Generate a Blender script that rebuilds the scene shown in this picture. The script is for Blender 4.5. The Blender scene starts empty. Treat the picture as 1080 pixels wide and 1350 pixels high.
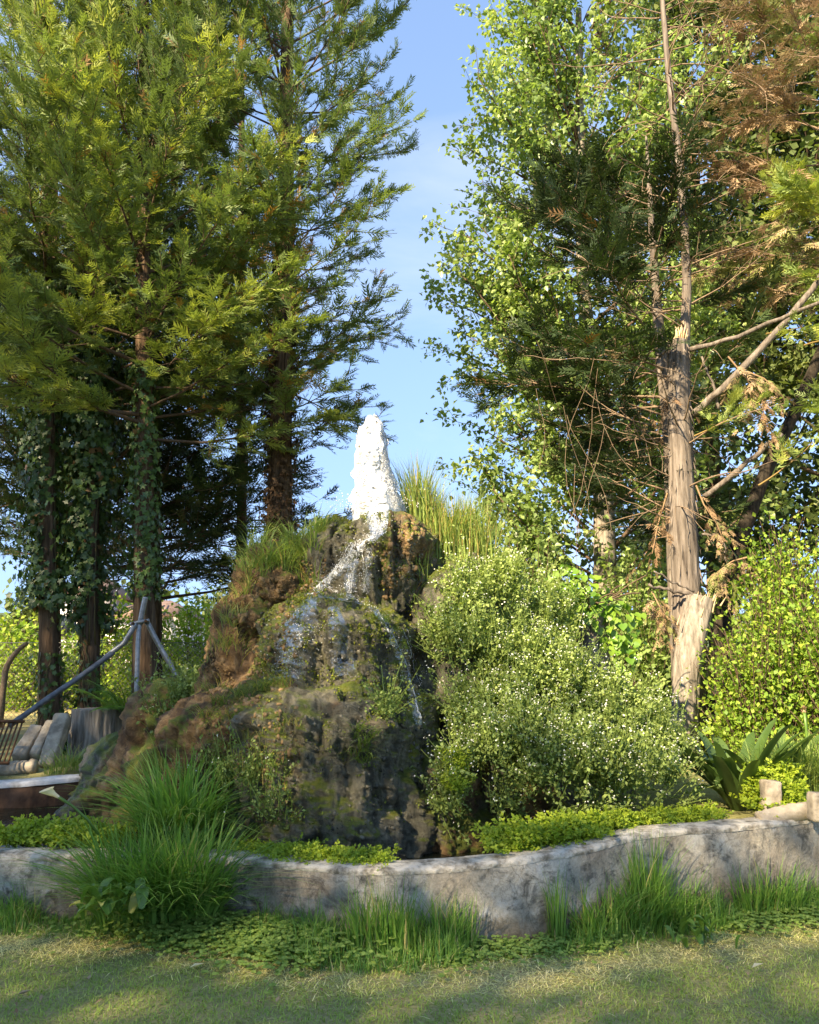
import bpy, math, random
import numpy as np
from mathutils import Vector
from mathutils.bvhtree import BVHTree

scene = bpy.context.scene
rng = np.random.default_rng(7)
random.seed(7)
R = math.radians
# ------------------------------------------------------------------ camera
TH = math.atan(185 / 1080.0)
CAM = np.array([0.0, 0.0, 1.6])
cam = bpy.data.cameras.new("camera")
cam.sensor_fit = 'VERTICAL'; cam.sensor_height = 24.0; cam.lens = 24.0 * 1080 / 1350
cam.clip_start = 0.05; cam.clip_end = 2000
camo = bpy.data.objects.new("camera", cam)
camo.location = CAM; camo.rotation_euler = (R(90) + TH, 0, 0)
scene.collection.objects.link(camo); scene.camera = camo
# ------------------------------------------------------------------ sky and sun
SUN_EL, SUN_AZ = 34.0, -140.0          # azimuth clockwise from +Y: behind the camera, to the left
sd = np.array([math.sin(R(SUN_AZ)) * math.cos(R(SUN_EL)), math.cos(R(SUN_AZ)) * math.cos(R(SUN_EL)), math.sin(R(SUN_EL))])
world = bpy.data.worlds.new("World"); scene.world = world; world.use_nodes = True
wn = world.node_tree.nodes; wl = world.node_tree.links
wn.clear()
w_out = wn.new('ShaderNodeOutputWorld'); w_bg = wn.new('ShaderNodeBackground')
w_sky = wn.new('ShaderNodeTexSky'); w_sky.sky_type = 'NISHITA'; w_sky.sun_disc = False
w_sky.sun_elevation = R(SUN_EL); w_sky.sun_rotation = R(SUN_AZ)
w_sky.altitude = 1900; w_sky.air_density = 1.0; w_sky.dust_density = 0.0; w_sky.ozone_density = 3.4
w_bg.inputs['Strength'].default_value = 0.15
tc = wn.new('ShaderNodeTexCoord'); mp = wn.new('ShaderNodeMapping')
# very clear mountain air: compress the pale band near the horizon, all round
vm = wn.new('ShaderNodeVectorMath'); vm.operation = 'MULTIPLY_ADD'; vm.inputs[1].default_value = (1, 1, 0.55); vm.inputs[2].default_value = (0, 0, 0.42)
vn = wn.new('ShaderNodeVectorMath'); vn.operation = 'NORMALIZE'
wl.new(tc.outputs['Generated'], vm.inputs[0]); wl.new(vm.outputs[0], vn.inputs[0]); wl.new(vn.outputs[0], w_sky.inputs['Vector'])
mp.inputs['Scale'].default_value = (1.1, 2.2, 3.6); mp.inputs['Rotation'].default_value = (0.35, 0.5, 0.25)
nz = wn.new('ShaderNodeTexNoise'); nz.inputs['Scale'].default_value = 1.7; nz.inputs['Detail'].default_value = 9
nz.inputs['Roughness'].default_value = 0.56; nz.inputs['Distortion'].default_value = 0.55
cr = wn.new('ShaderNodeValToRGB'); cr.color_ramp.elements[0].position = 0.47; cr.color_ramp.elements[1].position = 0.78
cr.color_ramp.elements[1].color = (0.2, 0.2, 0.2, 1)
mx = wn.new('ShaderNodeMix'); mx.data_type = 'RGBA'; mx.inputs['B'].default_value = (2.6, 2.75, 3.1, 1)
wl.new(tc.outputs['Generated'], mp.inputs['Vector']); wl.new(mp.outputs['Vector'], nz.inputs['Vector'])
wl.new(nz.outputs['Fac'], cr.inputs['Fac']); wl.new(cr.outputs['Color'], mx.inputs['Factor'])
wl.new(w_sky.outputs['Color'], mx.inputs['A']); wl.new(mx.outputs['Result'], w_bg.inputs['Color'])
wl.new(w_bg.outputs['Background'], w_out.inputs['Surface'])
sl = bpy.data.lights.new("sun", 'SUN'); sl.energy = 4.2; sl.angle = R(0.6); sl.color = (1.0, 0.9, 0.74)
so = bpy.data.objects.new("sun", sl); scene.collection.objects.link(so)
so.rotation_euler = Vector((-sd[0], -sd[1], -sd[2])).to_track_quat('-Z', 'Y').to_euler(); so.location = (-8, -8, 12)
vs = scene.view_settings
vs.view_transform = 'Standard'; vs.look = 'None'; vs.gamma = 1.0; vs.exposure = 2.05; vs.use_curve_mapping = False
vs.use_white_balance = True; vs.white_balance_temperature = 8000; vs.white_balance_tint = 10
scene.cycles.max_bounces = 8; scene.cycles.diffuse_bounces = 4; scene.cycles.transmission_bounces = 6
scene.cycles.transparent_max_bounces = 8; scene.cycles.use_denoising = True

# ================================================================== helpers
def C(r, g, b):
    f = lambda c: (c / 255 / 12.92) if c / 255 <= 0.04045 else ((c / 255 + 0.055) / 1.055) ** 2.4
    return (f(r), f(g), f(b), 1.0)

def at(px, py, Y):
    """a point of the place: photo direction and its distance along +Y"""
    u = (px - 540) / 1080.0; v = (675 - py) / 1080.0
    d = np.array([u, math.cos(TH) - v * math.sin(TH), math.sin(TH) + v * math.cos(TH)])
    return CAM + d * (Y / d[1])

_perm = rng.permutation(512).astype(np.int64)
_val = rng.random(512)
def vnoise(p):
    p = np.asarray(p, float); i = np.floor(p).astype(np.int64); f = p - i; f = f * f * (3 - 2 * f)
    def h(a, b, c): return _val[(_perm[(_perm[(_perm[a & 511] + b) & 511] + c) & 511])]
    r = 0
    for dx in (0, 1):
        for dy in (0, 1):
            for dz in (0, 1):
                w = (f[..., 0] if dx else 1 - f[..., 0]) * (f[..., 1] if dy else 1 - f[..., 1]) * (f[..., 2] if dz else 1 - f[..., 2])
                r = r + w * h(i[..., 0] + dx, i[..., 1] + dy, i[..., 2] + dz)
    return r * 2 - 1
def fbm(p, o=4, g=0.5):
    p = np.asarray(p, float); s = 0; a = 1; n = 0
    for k in range(o):
        s = s + a * vnoise(p * 2 ** k + 17.3 * k); n += a; a *= g
    return s / n
def nrm(v):
    v = np.asarray(v, float); return v / (np.linalg.norm(v, axis=-1, keepdims=True) + 1e-9)
def sstep(a, b, x):
    t = np.clip((np.asarray(x, float) - a) / (b - a), 0, 1); return t * t * (3 - 2 * t)

def wloc(o):
    v = np.zeros(3)
    while o is not None:
        v += np.array(o.location); o = o.parent
    return v

def mesh_obj(name, V, F, mat, parent=None, tint=None, smooth=False, cols=None, loc=None):
    """one mesh object; V in world coordinates. F (m,3) triangles"""
    off = wloc(parent) if parent is not None else (np.array(loc, float) if loc is not None else np.zeros(3))
    me = bpy.data.meshes.new(name)
    V = np.asarray(V, np.float32).reshape(-1, 3) - off.astype(np.float32); F = np.asarray(F, np.int32).reshape(-1, 3)
    me.vertices.add(len(V)); me.vertices.foreach_set('co', V.ravel())
    me.loops.add(F.size); me.loops.foreach_set('vertex_index', F.ravel())
    me.polygons.add(len(F)); me.polygons.foreach_set('loop_start', np.arange(0, F.size, 3, dtype=np.int32))
    if smooth: me.polygons.foreach_set('use_smooth', np.ones(len(F), bool))
    if tint is not None:
        a = me.attributes.new('tint', 'FLOAT', 'POINT'); a.data.foreach_set('value', np.asarray(tint, np.float32))
    if cols is not None:
        for k, v in cols.items():
            a = me.attributes.new(k, 'FLOAT', 'POINT'); a.data.foreach_set('value', np.asarray(v, np.float32))
    me.update(calc_edges=True)
    me.materials.append(mat)
    o = bpy.data.objects.new(name, me); scene.collection.objects.link(o)
    if parent is not None: o.parent = parent
    elif loc is not None: o.location = loc
    return o

class Batch:
    def __init__(s): s.V = []; s.F = []; s.T = []; s.n = 0
    def add(s, v, f, t=0.5):
        v = np.asarray(v, float).reshape(-1, 3); f = np.asarray(f, np.int64).reshape(-1, 3)
        s.V.append(v); s.F.append(f + s.n); s.T.append(np.broadcast_to(np.asarray(t, float), (len(v),)).copy()); s.n += len(v)
    def inst(s, tv, tf, M, pos, scale, tint):
        M = np.asarray(M, float); pos = np.asarray(pos, float); n = len(pos)
        if n == 0: return
        scale = np.broadcast_to(np.asarray(scale, float), (n,)); tint = np.broadcast_to(np.asarray(tint, float), (n,))
        v = np.einsum('nij,kj->nki', M * scale[:, None, None], tv) + pos[:, None, :]
        f = (tf[None] + (np.arange(n) * len(tv))[:, None, None])
        s.add(v.reshape(-1, 3), f.reshape(-1, 3), np.repeat(tint, len(tv)))
    def tube(s, pts, rad, sides=5, t=0.5, cap=True, rough=0.0):
        pts = np.asarray(pts, float); n = len(pts); rad = np.broadcast_to(np.asarray(rad, float), (n,))
        d = nrm(np.gradient(pts, axis=0))
        ref = np.array([0, 0, 1.0]) if abs(d[0][2]) < 0.9 else np.array([1.0, 0, 0])
        a = nrm(np.cross(d, ref)); b = np.cross(d, a)
        ang = np.linspace(0, 2 * np.pi, sides, endpoint=False)
        rr = rad[:, None] * np.ones(sides)
        if rough: rr = rr * (1 + rough * rng.normal(size=(n, sides)))
        v = pts[:, None] + rr[..., None] * (np.cos(ang)[None, :, None] * a[:, None] + np.sin(ang)[None, :, None] * b[:, None])
        f = grid_faces(n, sides, True)
        v = v.reshape(-1, 3)
        if cap:
            m = len(v); v = np.vstack([v, pts[:1], pts[-1:]])
            k = np.arange(sides); k2 = (k + 1) % sides; e = (n - 1) * sides
            f = np.vstack([f, np.stack([k2, k, np.full(sides, m)], 1), np.stack([k + e, k2 + e, np.full(sides, m + 1)], 1)])
        s.add(v, f, t)
    def build(s, name, mat, parent=None, smooth=False, loc=None):
        if not s.V: s.add([[0, 0, -1], [0.01, 0, -1], [0, 0.01, -1]], [[0, 1, 2]])
        return mesh_obj(name, np.vstack(s.V), np.vstack(s.F), mat, parent, np.concatenate(s.T), smooth, loc=loc)

def grid_faces(n, m, wrap=False):
    i = np.arange(n - 1)[:, None]; j = np.arange(m if wrap else m - 1)[None]
    j2 = (j + 1) % m
    a = i * m + j; b = i * m + j2; c = (i + 1) * m + j2; d = (i + 1) * m + j
    return np.stack([np.stack([a, b, c], -1), np.stack([a, c, d], -1)], 2).reshape(-1, 3)

def frames(dirs, up=None, roll=None):
    """matrices whose +Y column follows dirs, +Z near up"""
    y = nrm(dirs); n = len(y)
    if up is None: up = np.tile([0, 0, 1.0], (n, 1))
    up = np.broadcast_to(np.asarray(up, float), (n, 3)) + rng.normal(size=(n, 3)) * 1e-4
    x = nrm(np.cross(y, up)); z = np.cross(x, y)
    if roll is not None:
        c = np.cos(roll)[:, None]; s_ = np.sin(roll)[:, None]
        x, z = x * c + z * s_, z * c - x * s_
    return np.stack([x, y, z], 2)

def empty(name, loc):
    o = bpy.data.objects.new(name, None); o.location = tuple(float(c) for c in loc); o.empty_display_size = 0.1
    scene.collection.objects.link(o); return o
def tag(o, label=None, cat=None, group=None, kind=None):
    if label: o['label'] = label
    if cat: o['category'] = cat
    if group: o['group'] = group
    if kind: o['kind'] = kind
    return o

# ------------------------------------------------------------------ materials
def new_mat(name):
    m = bpy.data.materials.new(name); m.use_nodes = True; nt = m.node_tree; nt.nodes.clear()
    out = nt.nodes.new('ShaderNodeOutputMaterial'); bs = nt.nodes.new('ShaderNodeBsdfPrincipled')
    nt.links.new(bs.outputs[0], out.inputs['Surface'])
    return m, nt, bs, out
def n_noise(nt, scale, detail=6, rough=0.6, vec=None, dist=0.0):
    n = nt.nodes.new('ShaderNodeTexNoise'); n.inputs['Scale'].default_value = scale; n.inputs['Detail'].default_value = detail
    n.inputs['Roughness'].default_value = rough; n.inputs['Distortion'].default_value = dist
    if vec is not None: nt.links.new(vec, n.inputs['Vector'])
    return n
def n_ramp(nt, fac, stops):
    r = nt.nodes.new('ShaderNodeValToRGB'); e = r.color_ramp.elements
    while len(e) > 1: e.remove(e[-1])
    e[0].position = stops[0][0]; e[0].color = stops[0][1]
    for p, c in stops[1:]:
        k = e.new(p); k.color = c
    nt.links.new(fac, r.inputs['Fac']); return r
def n_mix(nt, fac, a, b, mode='MIX'):
    m = nt.nodes.new('ShaderNodeMix'); m.data_type = 'RGBA'; m.blend_type = mode
    for k, v in (('Factor', fac), ('A', a), ('B', b)):
        if hasattr(v, 'is_linked'): nt.links.new(v, m.inputs[k])
        else: m.inputs[k].default_value = v
    return m.outputs['Result']
def n_pos(nt, scale=(1, 1, 1)):
    g = nt.nodes.new('ShaderNodeNewGeometry'); m = nt.nodes.new('ShaderNodeMapping'); m.inputs['Scale'].default_value = scale
    nt.links.new(g.outputs['Position'], m.inputs['Vector']); return m.outputs['Vector']
def n_attr(nt, name):
    a = nt.nodes.new('ShaderNodeAttribute'); a.attribute_name = name; return a.outputs['Fac']
def n_bump(nt, bs, h, strength=0.5, dist=0.02):
    b = nt.nodes.new('ShaderNodeBump'); b.inputs['Strength'].default_value = strength; b.inputs['Distance'].default_value = dist
    nt.links.new(h, b.inputs['Height']); nt.links.new(b.outputs[0], bs.inputs['Normal'])

def leaf_mat(name, stops, trans=0.35, rough=0.55, spec=0.3, warm=1.0, gain=1.45):
    m, nt, bs, out = new_mat(name)
    stops = [(p_, (c_[0] * gain, c_[1] * gain, c_[2] * gain, 1)) for p_, c_ in stops]
    r = n_ramp(nt, n_attr(nt, 'tint'), stops)
    ns = n_noise(nt, 9.0, 3, 0.6, n_pos(nt))
    col = n_mix(nt, 0.35, r.outputs['Color'], n_ramp(nt, ns.outputs['Fac'], [(0.3, (0.55, 0.6, 0.5, 1)), (0.7, (1.35, 1.3, 1.2, 1))]).outputs['Color'], 'MULTIPLY')
    nt.links.new(col, bs.inputs['Base Color'])
    bs.inputs['Roughness'].default_value = rough; bs.inputs['Specular IOR Level'].default_value = spec
    tr = nt.nodes.new('ShaderNodeBsdfTranslucent')
    tcol = n_mix(nt, 1.0, col, (1.15, 1.22, 0.6, 1) if warm else (1, 1, 1, 1), 'MULTIPLY'); nt.links.new(tcol, tr.inputs['Color'])
    ms = nt.nodes.new('ShaderNodeMixShader'); ms.inputs[0].default_value = trans
    nt.links.new(bs.outputs[0], ms.inputs[1]); nt.links.new(tr.outputs[0], ms.inputs[2]); nt.links.new(ms.outputs[0], out.inputs['Surface'])
    return m
def simple_mat(name, c1, c2, scale=(8, 8, 8), rough=0.8, bump=0.4, dist=0.01, metallic=0.0, nscale=1.0, lo=0.35, hi=0.65):
    m, nt, bs, out = new_mat(name)
    v = n_pos(nt, scale); ns = n_noise(nt, nscale, 8, 0.65, v)
    r = n_ramp(nt, ns.outputs['Fac'], [(lo, c1), (hi, c2)])
    nt.links.new(r.outputs['Color'], bs.inputs['Base Color']); bs.inputs['Roughness'].default_value = rough
    bs.inputs['Metallic'].default_value = metallic; bs.inputs['Specular IOR Level'].default_value = 0.25
    n_bump(nt, bs, ns.outputs['Fac'], bump, dist); return m
def g3(r, g, b): return (r, g, b, 1)

M = {}
M['cypress'] = leaf_mat('cypress_foliage', [(0.0, g3(0.16, 0.085, 0.03)), (0.10, g3(0.15, 0.10, 0.035)), (0.16, g3(0.045, 0.064, 0.026)), (0.55, g3(0.072, 0.104, 0.036)), (0.85, g3(0.115, 0.15, 0.045)), (1.0, g3(0.2, 0.22, 0.055))], 0.32, gain=2.1)
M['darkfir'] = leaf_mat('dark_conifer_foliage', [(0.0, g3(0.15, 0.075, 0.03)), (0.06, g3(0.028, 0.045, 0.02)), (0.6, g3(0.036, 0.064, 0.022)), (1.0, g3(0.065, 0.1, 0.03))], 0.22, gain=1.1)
M['deadfir'] = leaf_mat('dead_conifer_foliage', [(0.0, g3(0.15, 0.085, 0.045)), (0.4, g3(0.26, 0.17, 0.1)), (0.72, g3(0.36, 0.26, 0.16)), (0.8, g3(0.17, 0.18, 0.065)), (1.0, g3(0.2, 0.22, 0.07))], 0.2, 0.8, 0.1, warm=0, gain=1.2)
M['poplar'] = leaf_mat('poplar_leaves', [(0.0, g3(0.07, 0.105, 0.035)), (0.55, g3(0.115, 0.165, 0.05)), (1.0, g3(0.2, 0.24, 0.09))], 0.42, 0.38, 0.5, gain=2.1)
M['backleaf'] = leaf_mat('background_leaves', [(0.0, g3(0.045, 0.07, 0.022)), (0.6, g3(0.085, 0.115, 0.036)), (1.0, g3(0.15, 0.17, 0.06))], 0.35)
M['shrub'] = leaf_mat('bright_shrub_leaves', [(0.0, g3(0.07, 0.13, 0.022)), (0.5, g3(0.125, 0.2, 0.03)), (1.0, g3(0.23, 0.27, 0.045))], 0.42, gain=1.75)
M['ivy'] = leaf_mat('ivy_leaves', [(0.0, g3(0.16, 0.09, 0.035)), (0.04, g3(0.03, 0.055, 0.017)), (0.6, g3(0.045, 0.085, 0.022)), (1.0, g3(0.085, 0.14, 0.035))], 0.25, 0.4, 0.45)
M['deadivy'] = leaf_mat('withered_ivy', [(0.0, g3(0.05, 0.03, 0.018)), (1.0, g3(0.15, 0.09, 0.05))], 0.15, 0.8, 0.1, warm=0, gain=1.0)
M['vine'] = leaf_mat('vine_leaves', [(0.0, g3(0.08, 0.17, 0.02)), (1.0, g3(0.17, 0.27, 0.035))], 0.4, 0.4, 0.45)
M['bushleaf'] = leaf_mat('flowering_bush_leaves', [(0.0, g3(0.085, 0.115, 0.035)), (0.5, g3(0.13, 0.175, 0.05)), (1.0, g3(0.21, 0.25, 0.08))], 0.35, gain=2.0)
M['petal'] = leaf_mat('white_petals', [(0.0, g3(0.7, 0.7, 0.62)), (1.0, g3(0.85, 0.86, 0.8))], 0.25, gain=0.95)
M['fern'] = leaf_mat('fern_fronds', [(0.0, g3(0.13, 0.21, 0.02)), (0.5, g3(0.22, 0.3, 0.028)), (1.0, g3(0.32, 0.38, 0.045))], 0.4, gain=1.25)
M['grass'] = leaf_mat('tall_grass_blades', [(0.0, g3(0.3, 0.26, 0.12)), (0.07, g3(0.22, 0.2, 0.07)), (0.1, g3(0.055, 0.12, 0.024)), (0.6, g3(0.085, 0.17, 0.032)), (1.0, g3(0.15, 0.23, 0.055))], 0.38, 0.45, 0.35, gain=1.9)
M['sedge'] = leaf_mat('sedge_blades', [(0.0, g3(0.34, 0.26, 0.1)), (0.12, g3(0.3, 0.27, 0.09)), (0.18, g3(0.12, 0.17, 0.05)), (0.6, g3(0.16, 0.23, 0.06)), (1.0, g3(0.26, 0.31, 0.09))], 0.38, 0.45, 0.35)  # yellower green than the tall grass, with straw-coloured blades
M['lawn'] = leaf_mat('lawn_blades', [(0.0, g3(0.11, 0.155, 0.034)), (0.35, g3(0.155, 0.19, 0.044)), (0.55, g3(0.225, 0.23, 0.075)), (0.75, g3(0.32, 0.28, 0.13)), (1.0, g3(0.45, 0.38, 0.21))], 0.3, 0.6, 0.2, gain=2.5)
M['strap'] = leaf_mat('strap_leaves', [(0.0, g3(0.04, 0.075, 0.018)), (1.0, g3(0.07, 0.115, 0.03))], 0.25, 0.35, 0.5)
M['calla'] = leaf_mat('calla_leaves', [(0.0, g3(0.06, 0.13, 0.022)), (0.8, g3(0.1, 0.18, 0.035)), (1.0, g3(0.38, 0.36, 0.1))], 0.35, 0.35, 0.5)
M['spathe'] = leaf_mat('calla_flower', [(0.0, g3(0.75, 0.6, 0.35)), (1.0, g3(0.85, 0.74, 0.52))], 0.3, gain=1.0)
M['clover'] = leaf_mat('clover_leaves', [(0.0, g3(0.09, 0.15, 0.03)), (1.0, g3(0.17, 0.23, 0.055))], 0.35, gain=1.8)
def bark_mat(name, c1, c2, c3):
    m, nt, bs, out = new_mat(name)
    a = n_noise(nt, 1.0, 8, 0.65, n_pos(nt, (26, 26, 2.6)), 0.4); b = n_noise(nt, 1.3, 5, 0.6, n_pos(nt, (3, 3, 1.5)))
    r = n_ramp(nt, a.outputs['Fac'], [(0.32, c1), (0.52, c2), (0.7, c3)])
    col = n_mix(nt, 0.5, r.outputs['Color'], n_ramp(nt, b.outputs['Fac'], [(0.3, (0.6, 0.58, 0.55, 1)), (0.7, (1.25, 1.22, 1.2, 1))]).outputs['Color'], 'MULTIPLY')
    nt.links.new(col, bs.inputs['Base Color']); bs.inputs['Roughness'].default_value = 0.9; bs.inputs['Specular IOR Level'].default_value = 0.15
    n_bump(nt, bs, a.outputs['Fac'], 0.8, 0.025); return m
M['bark'] = bark_mat('cypress_bark', g3(0.04, 0.026, 0.016), g3(0.11, 0.07, 0.042), g3(0.19, 0.13, 0.085))
M['darkbark'] = bark_mat('dark_bark', g3(0.015, 0.012, 0.009), g3(0.035, 0.028, 0.02), g3(0.06, 0.05, 0.04))
M['palebark'] = bark_mat('pale_dead_bark', g3(0.075, 0.06, 0.048), g3(0.165, 0.138, 0.112), g3(0.27, 0.23, 0.195))
M['greybark'] = bark_mat('grey_weathered_wood', g3(0.1, 0.085, 0.065), g3(0.24, 0.21, 0.17), g3(0.36, 0.32, 0.26))
M['twig'] = simple_mat('twig_bark', g3(0.07, 0.045, 0.03), g3(0.15, 0.1, 0.065), (30, 30, 30), 0.9, 0.2)
M['deadtwig'] = simple_mat('dead_twig', g3(0.15, 0.1, 0.065), g3(0.28, 0.2, 0.13), (30, 30, 30), 0.9, 0.2)
M['splinter'] = simple_mat('broken_wood', g3(0.42, 0.28, 0.15), g3(0.62, 0.47, 0.3), (40, 40, 8), 0.85, 0.5)
M['galv'] = simple_mat('galvanised_pipe', g3(0.17, 0.175, 0.175), g3(0.36, 0.365, 0.36), (14, 14, 14), 0.42, 0.15, 0.004, 0.55)
M['pole'] = simple_mat('grey_pole', g3(0.08, 0.085, 0.09), g3(0.18, 0.185, 0.19), (10, 10, 10), 0.5, 0.2, 0.004, 0.4)
M['rust'] = simple_mat('rusty_iron', g3(0.05, 0.025, 0.015), g3(0.16, 0.075, 0.035), (22, 22, 22), 0.85, 0.5, 0.004)
M['paleconc'] = simple_mat('pale_concrete', g3(0.22, 0.18, 0.13), g3(0.5, 0.42, 0.31), (9, 9, 9), 0.9, 0.8, 0.02)
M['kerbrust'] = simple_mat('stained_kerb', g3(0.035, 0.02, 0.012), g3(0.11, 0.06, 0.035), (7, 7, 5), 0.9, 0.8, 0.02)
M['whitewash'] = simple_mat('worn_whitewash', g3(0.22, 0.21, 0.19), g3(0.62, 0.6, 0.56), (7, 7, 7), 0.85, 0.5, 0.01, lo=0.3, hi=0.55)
M['housewall'] = simple_mat('white_house_wall', g3(0.6, 0.57, 0.54), g3(0.72, 0.69, 0.66), (1, 1, 1), 0.9, 0.1)
M['rooftile'] = simple_mat('clay_roof', g3(0.17, 0.11, 0.085), g3(0.28, 0.19, 0.15), (3, 3, 3), 0.9, 0.3)
M['pane'] = simple_mat('dark_pane', g3(0.03, 0.04, 0.05), g3(0.05, 0.06, 0.07), (1, 1, 1), 0.15, 0.0)
M['wire'] = simple_mat('fence_wire', g3(0.16, 0.15, 0.14), g3(0.3, 0.29, 0.27), (20, 20, 20), 0.6, 0.1, 0.002, 0.5)
M['hill'] = simple_mat('distant_hill', g3(0.05, 0.08, 0.04), g3(0.1, 0.13, 0.06), (0.1, 0.1, 0.1), 1.0, 0.3, 1.0)

def concrete():
    m, nt, bs, out = new_mat('lichened_concrete')
    p = n_pos(nt)
    big = n_noise(nt, 2.2, 7, 0.62, p, 0.3); med = n_noise(nt, 10, 9, 0.74, p, 0.6); fine = n_noise(nt, 70, 6, 0.75, p)
    base = n_ramp(nt, big.outputs['Fac'], [(0.3, g3(0.24, 0.205, 0.155)), (0.5, g3(0.4, 0.36, 0.29)), (0.68, g3(0.56, 0.52, 0.44))])
    vor = nt.nodes.new('ShaderNodeTexVoronoi'); vor.inputs['Scale'].default_value = 17; vor.inputs['Randomness'].default_value = 1
    wp = n_mix(nt, 0.12, p, med.outputs['Color'], 'ADD'); nt.links.new(wp, vor.inputs['Vector'])
    spots = n_ramp(nt, vor.outputs['Distance'], [(0.2, g3(1, 1, 1)), (0.42, g3(0, 0, 0))])
    dark = n_ramp(nt, med.outputs['Fac'], [(0.49, g3(0, 0, 0)), (0.63, g3(.9, .9, .9))])
    c1 = n_mix(nt, dark.outputs['Color'], base.outputs['Color'], g3(0.1, 0.095, 0.082))
    f2 = n_mix(nt, n_ramp(nt, big.outputs['Fac'], [(0.46, g3(0, 0, 0)), (0.6, g3(0.75, 0.75, 0.75))]).outputs['Color'], g3(0, 0, 0), spots.outputs['Color'])
    c2 = n_mix(nt, f2, c1, g3(0.5, 0.49, 0.46))
    ws = n_noise(nt, 1.0, 6, 0.7, n_pos(nt, (4.5, 4.5, 0.9)), 0.3)
    c3 = n_mix(nt, n_ramp(nt, ws.outputs['Fac'], [(0.56, g3(0, 0, 0)), (0.72, g3(0.7, 0.7, 0.7))]).outputs['Color'], c2, g3(0.56, 0.53, 0.47))
    br = n_noise(nt, 1.4, 4, 0.6, n_pos(nt, (1, 1, 1.2)))
    c4 = n_mix(nt, n_ramp(nt, br.outputs['Fac'], [(0.55, g3(0, 0, 0)), (0.72, g3(0.6, 0.6, 0.6))]).outputs['Color'], c3, g3(0.2, 0.14, 0.095))
    c5 = n_mix(nt, 0.5, c4, n_ramp(nt, fine.outputs['Fac'], [(0.3, g3(0.5, 0.5, 0.5)), (0.7, g3(1.5, 1.5, 1.5))]).outputs['Color'], 'MULTIPLY')
    sep = nt.nodes.new('ShaderNodeSeparateXYZ'); nt.links.new(p, sep.inputs[0]); sub = nt.nodes.new('ShaderNodeMath'); sub.operation = 'MULTIPLY_ADD'; sub.inputs[1].default_value = -0.22; nt.links.new(med.outputs['Fac'], sub.inputs[0]); nt.links.new(sep.outputs['Z'], sub.inputs[2])
    dirt = n_ramp(nt, sub.outputs[0], [(-0.0, g3(.55, .55, .55)), (0.05, g3(0, 0, 0))]); c5 = n_mix(nt, dirt.outputs['Color'], c5, g3(0.11, 0.085, 0.045))
    vc = nt.nodes.new('ShaderNodeTexVoronoi'); vc.feature = 'DISTANCE_TO_EDGE'; vc.inputs['Scale'].default_value = 1.5; nt.links.new(n_mix(nt, 0.35, p, big.outputs['Color'], 'ADD'), vc.inputs['Vector'])
    ck = n_ramp(nt, vc.outputs['Distance'], [(0.002, g3(.4, .4, .4)), (0.007, g3(0, 0, 0))]); c5 = n_mix(nt, ck.outputs['Color'], c5, g3(0.05, 0.045, 0.035))
    nt.links.new(c5, bs.inputs['Base Color']); bs.inputs['Roughness'].default_value = 0.92; bs.inputs['Specular IOR Level'].default_value = 0.15
    hh = n_mix(nt, 0.5, med.outputs['Fac'], fine.outputs['Fac']); n_bump(nt, bs, hh, 1.0, 0.022); return m
M['concrete'] = concrete()

def rockmat():
    m, nt, bs, out = new_mat('tufa_rock')
    p = n_pos(nt); pv = n_pos(nt, (5, 5, 1.1))
    a = n_noise(nt, 7, 8, 0.7, p, 0.4); v = n_noise(nt, 1.6, 7, 0.65, pv, 0.5); fn = n_noise(nt, 42, 8, 0.78, p, 0.6)
    wet = n_ramp(nt, v.outputs['Fac'], [(0.3, g3(0.026, 0.025, 0.018)), (0.46, g3(0.09, 0.086, 0.058)), (0.56, g3(0.21, 0.19, 0.13)), (0.64, g3(0.085, 0.085, 0.038)), (0.74, g3(0.26, 0.235, 0.17))])
    och = n_ramp(nt, a.outputs['Fac'], [(0.3, g3(0.04, 0.027, 0.014)), (0.46, g3(0.13, 0.075, 0.034)), (0.56, g3(0.26, 0.155, 0.065)), (0.68, g3(0.42, 0.28, 0.13))])
    mos = n_ramp(nt, a.outputs['Fac'], [(0.32, g3(0.05, 0.065, 0.012)), (0.5, g3(0.12, 0.15, 0.018)), (0.68, g3(0.24, 0.22, 0.035))])
    blk = n_attr(nt, 'black')
    c = n_mix(nt, n_attr(nt, 'ochre'), wet.outputs['Color'], och.outputs['Color'])
    c = n_mix(nt, n_attr(nt, 'moss'), c, mos.outputs['Color'])
    c = n_mix(nt, blk, c, g3(0.012, 0.012, 0.009))
    c = n_mix(nt, 0.5, c, n_ramp(nt, fn.outputs['Fac'], [(0.3, g3(0.35, 0.35, 0.35)), (0.7, g3(1.6, 1.6, 1.6))]).outputs['Color'], 'MULTIPLY')
    nt.links.new(c, bs.inputs['Base Color'])
    rr = nt.nodes.new('ShaderNodeMapRange'); rr.inputs['To Min'].default_value = 0.9; rr.inputs['To Max'].default_value = 0.28
    nt.links.new(n_attr(nt, 'wet'), rr.inputs['Value']); nt.links.new(rr.outputs[0], bs.inputs['Roughness'])
    bs.inputs['Specular IOR Level'].default_value = 0.45
    hh = n_mix(nt, 0.45, a.outputs['Fac'], fn.outputs['Fac']); n_bump(nt, bs, hh, 1.0, 0.07); return m
M['rock'] = rockmat()

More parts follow.
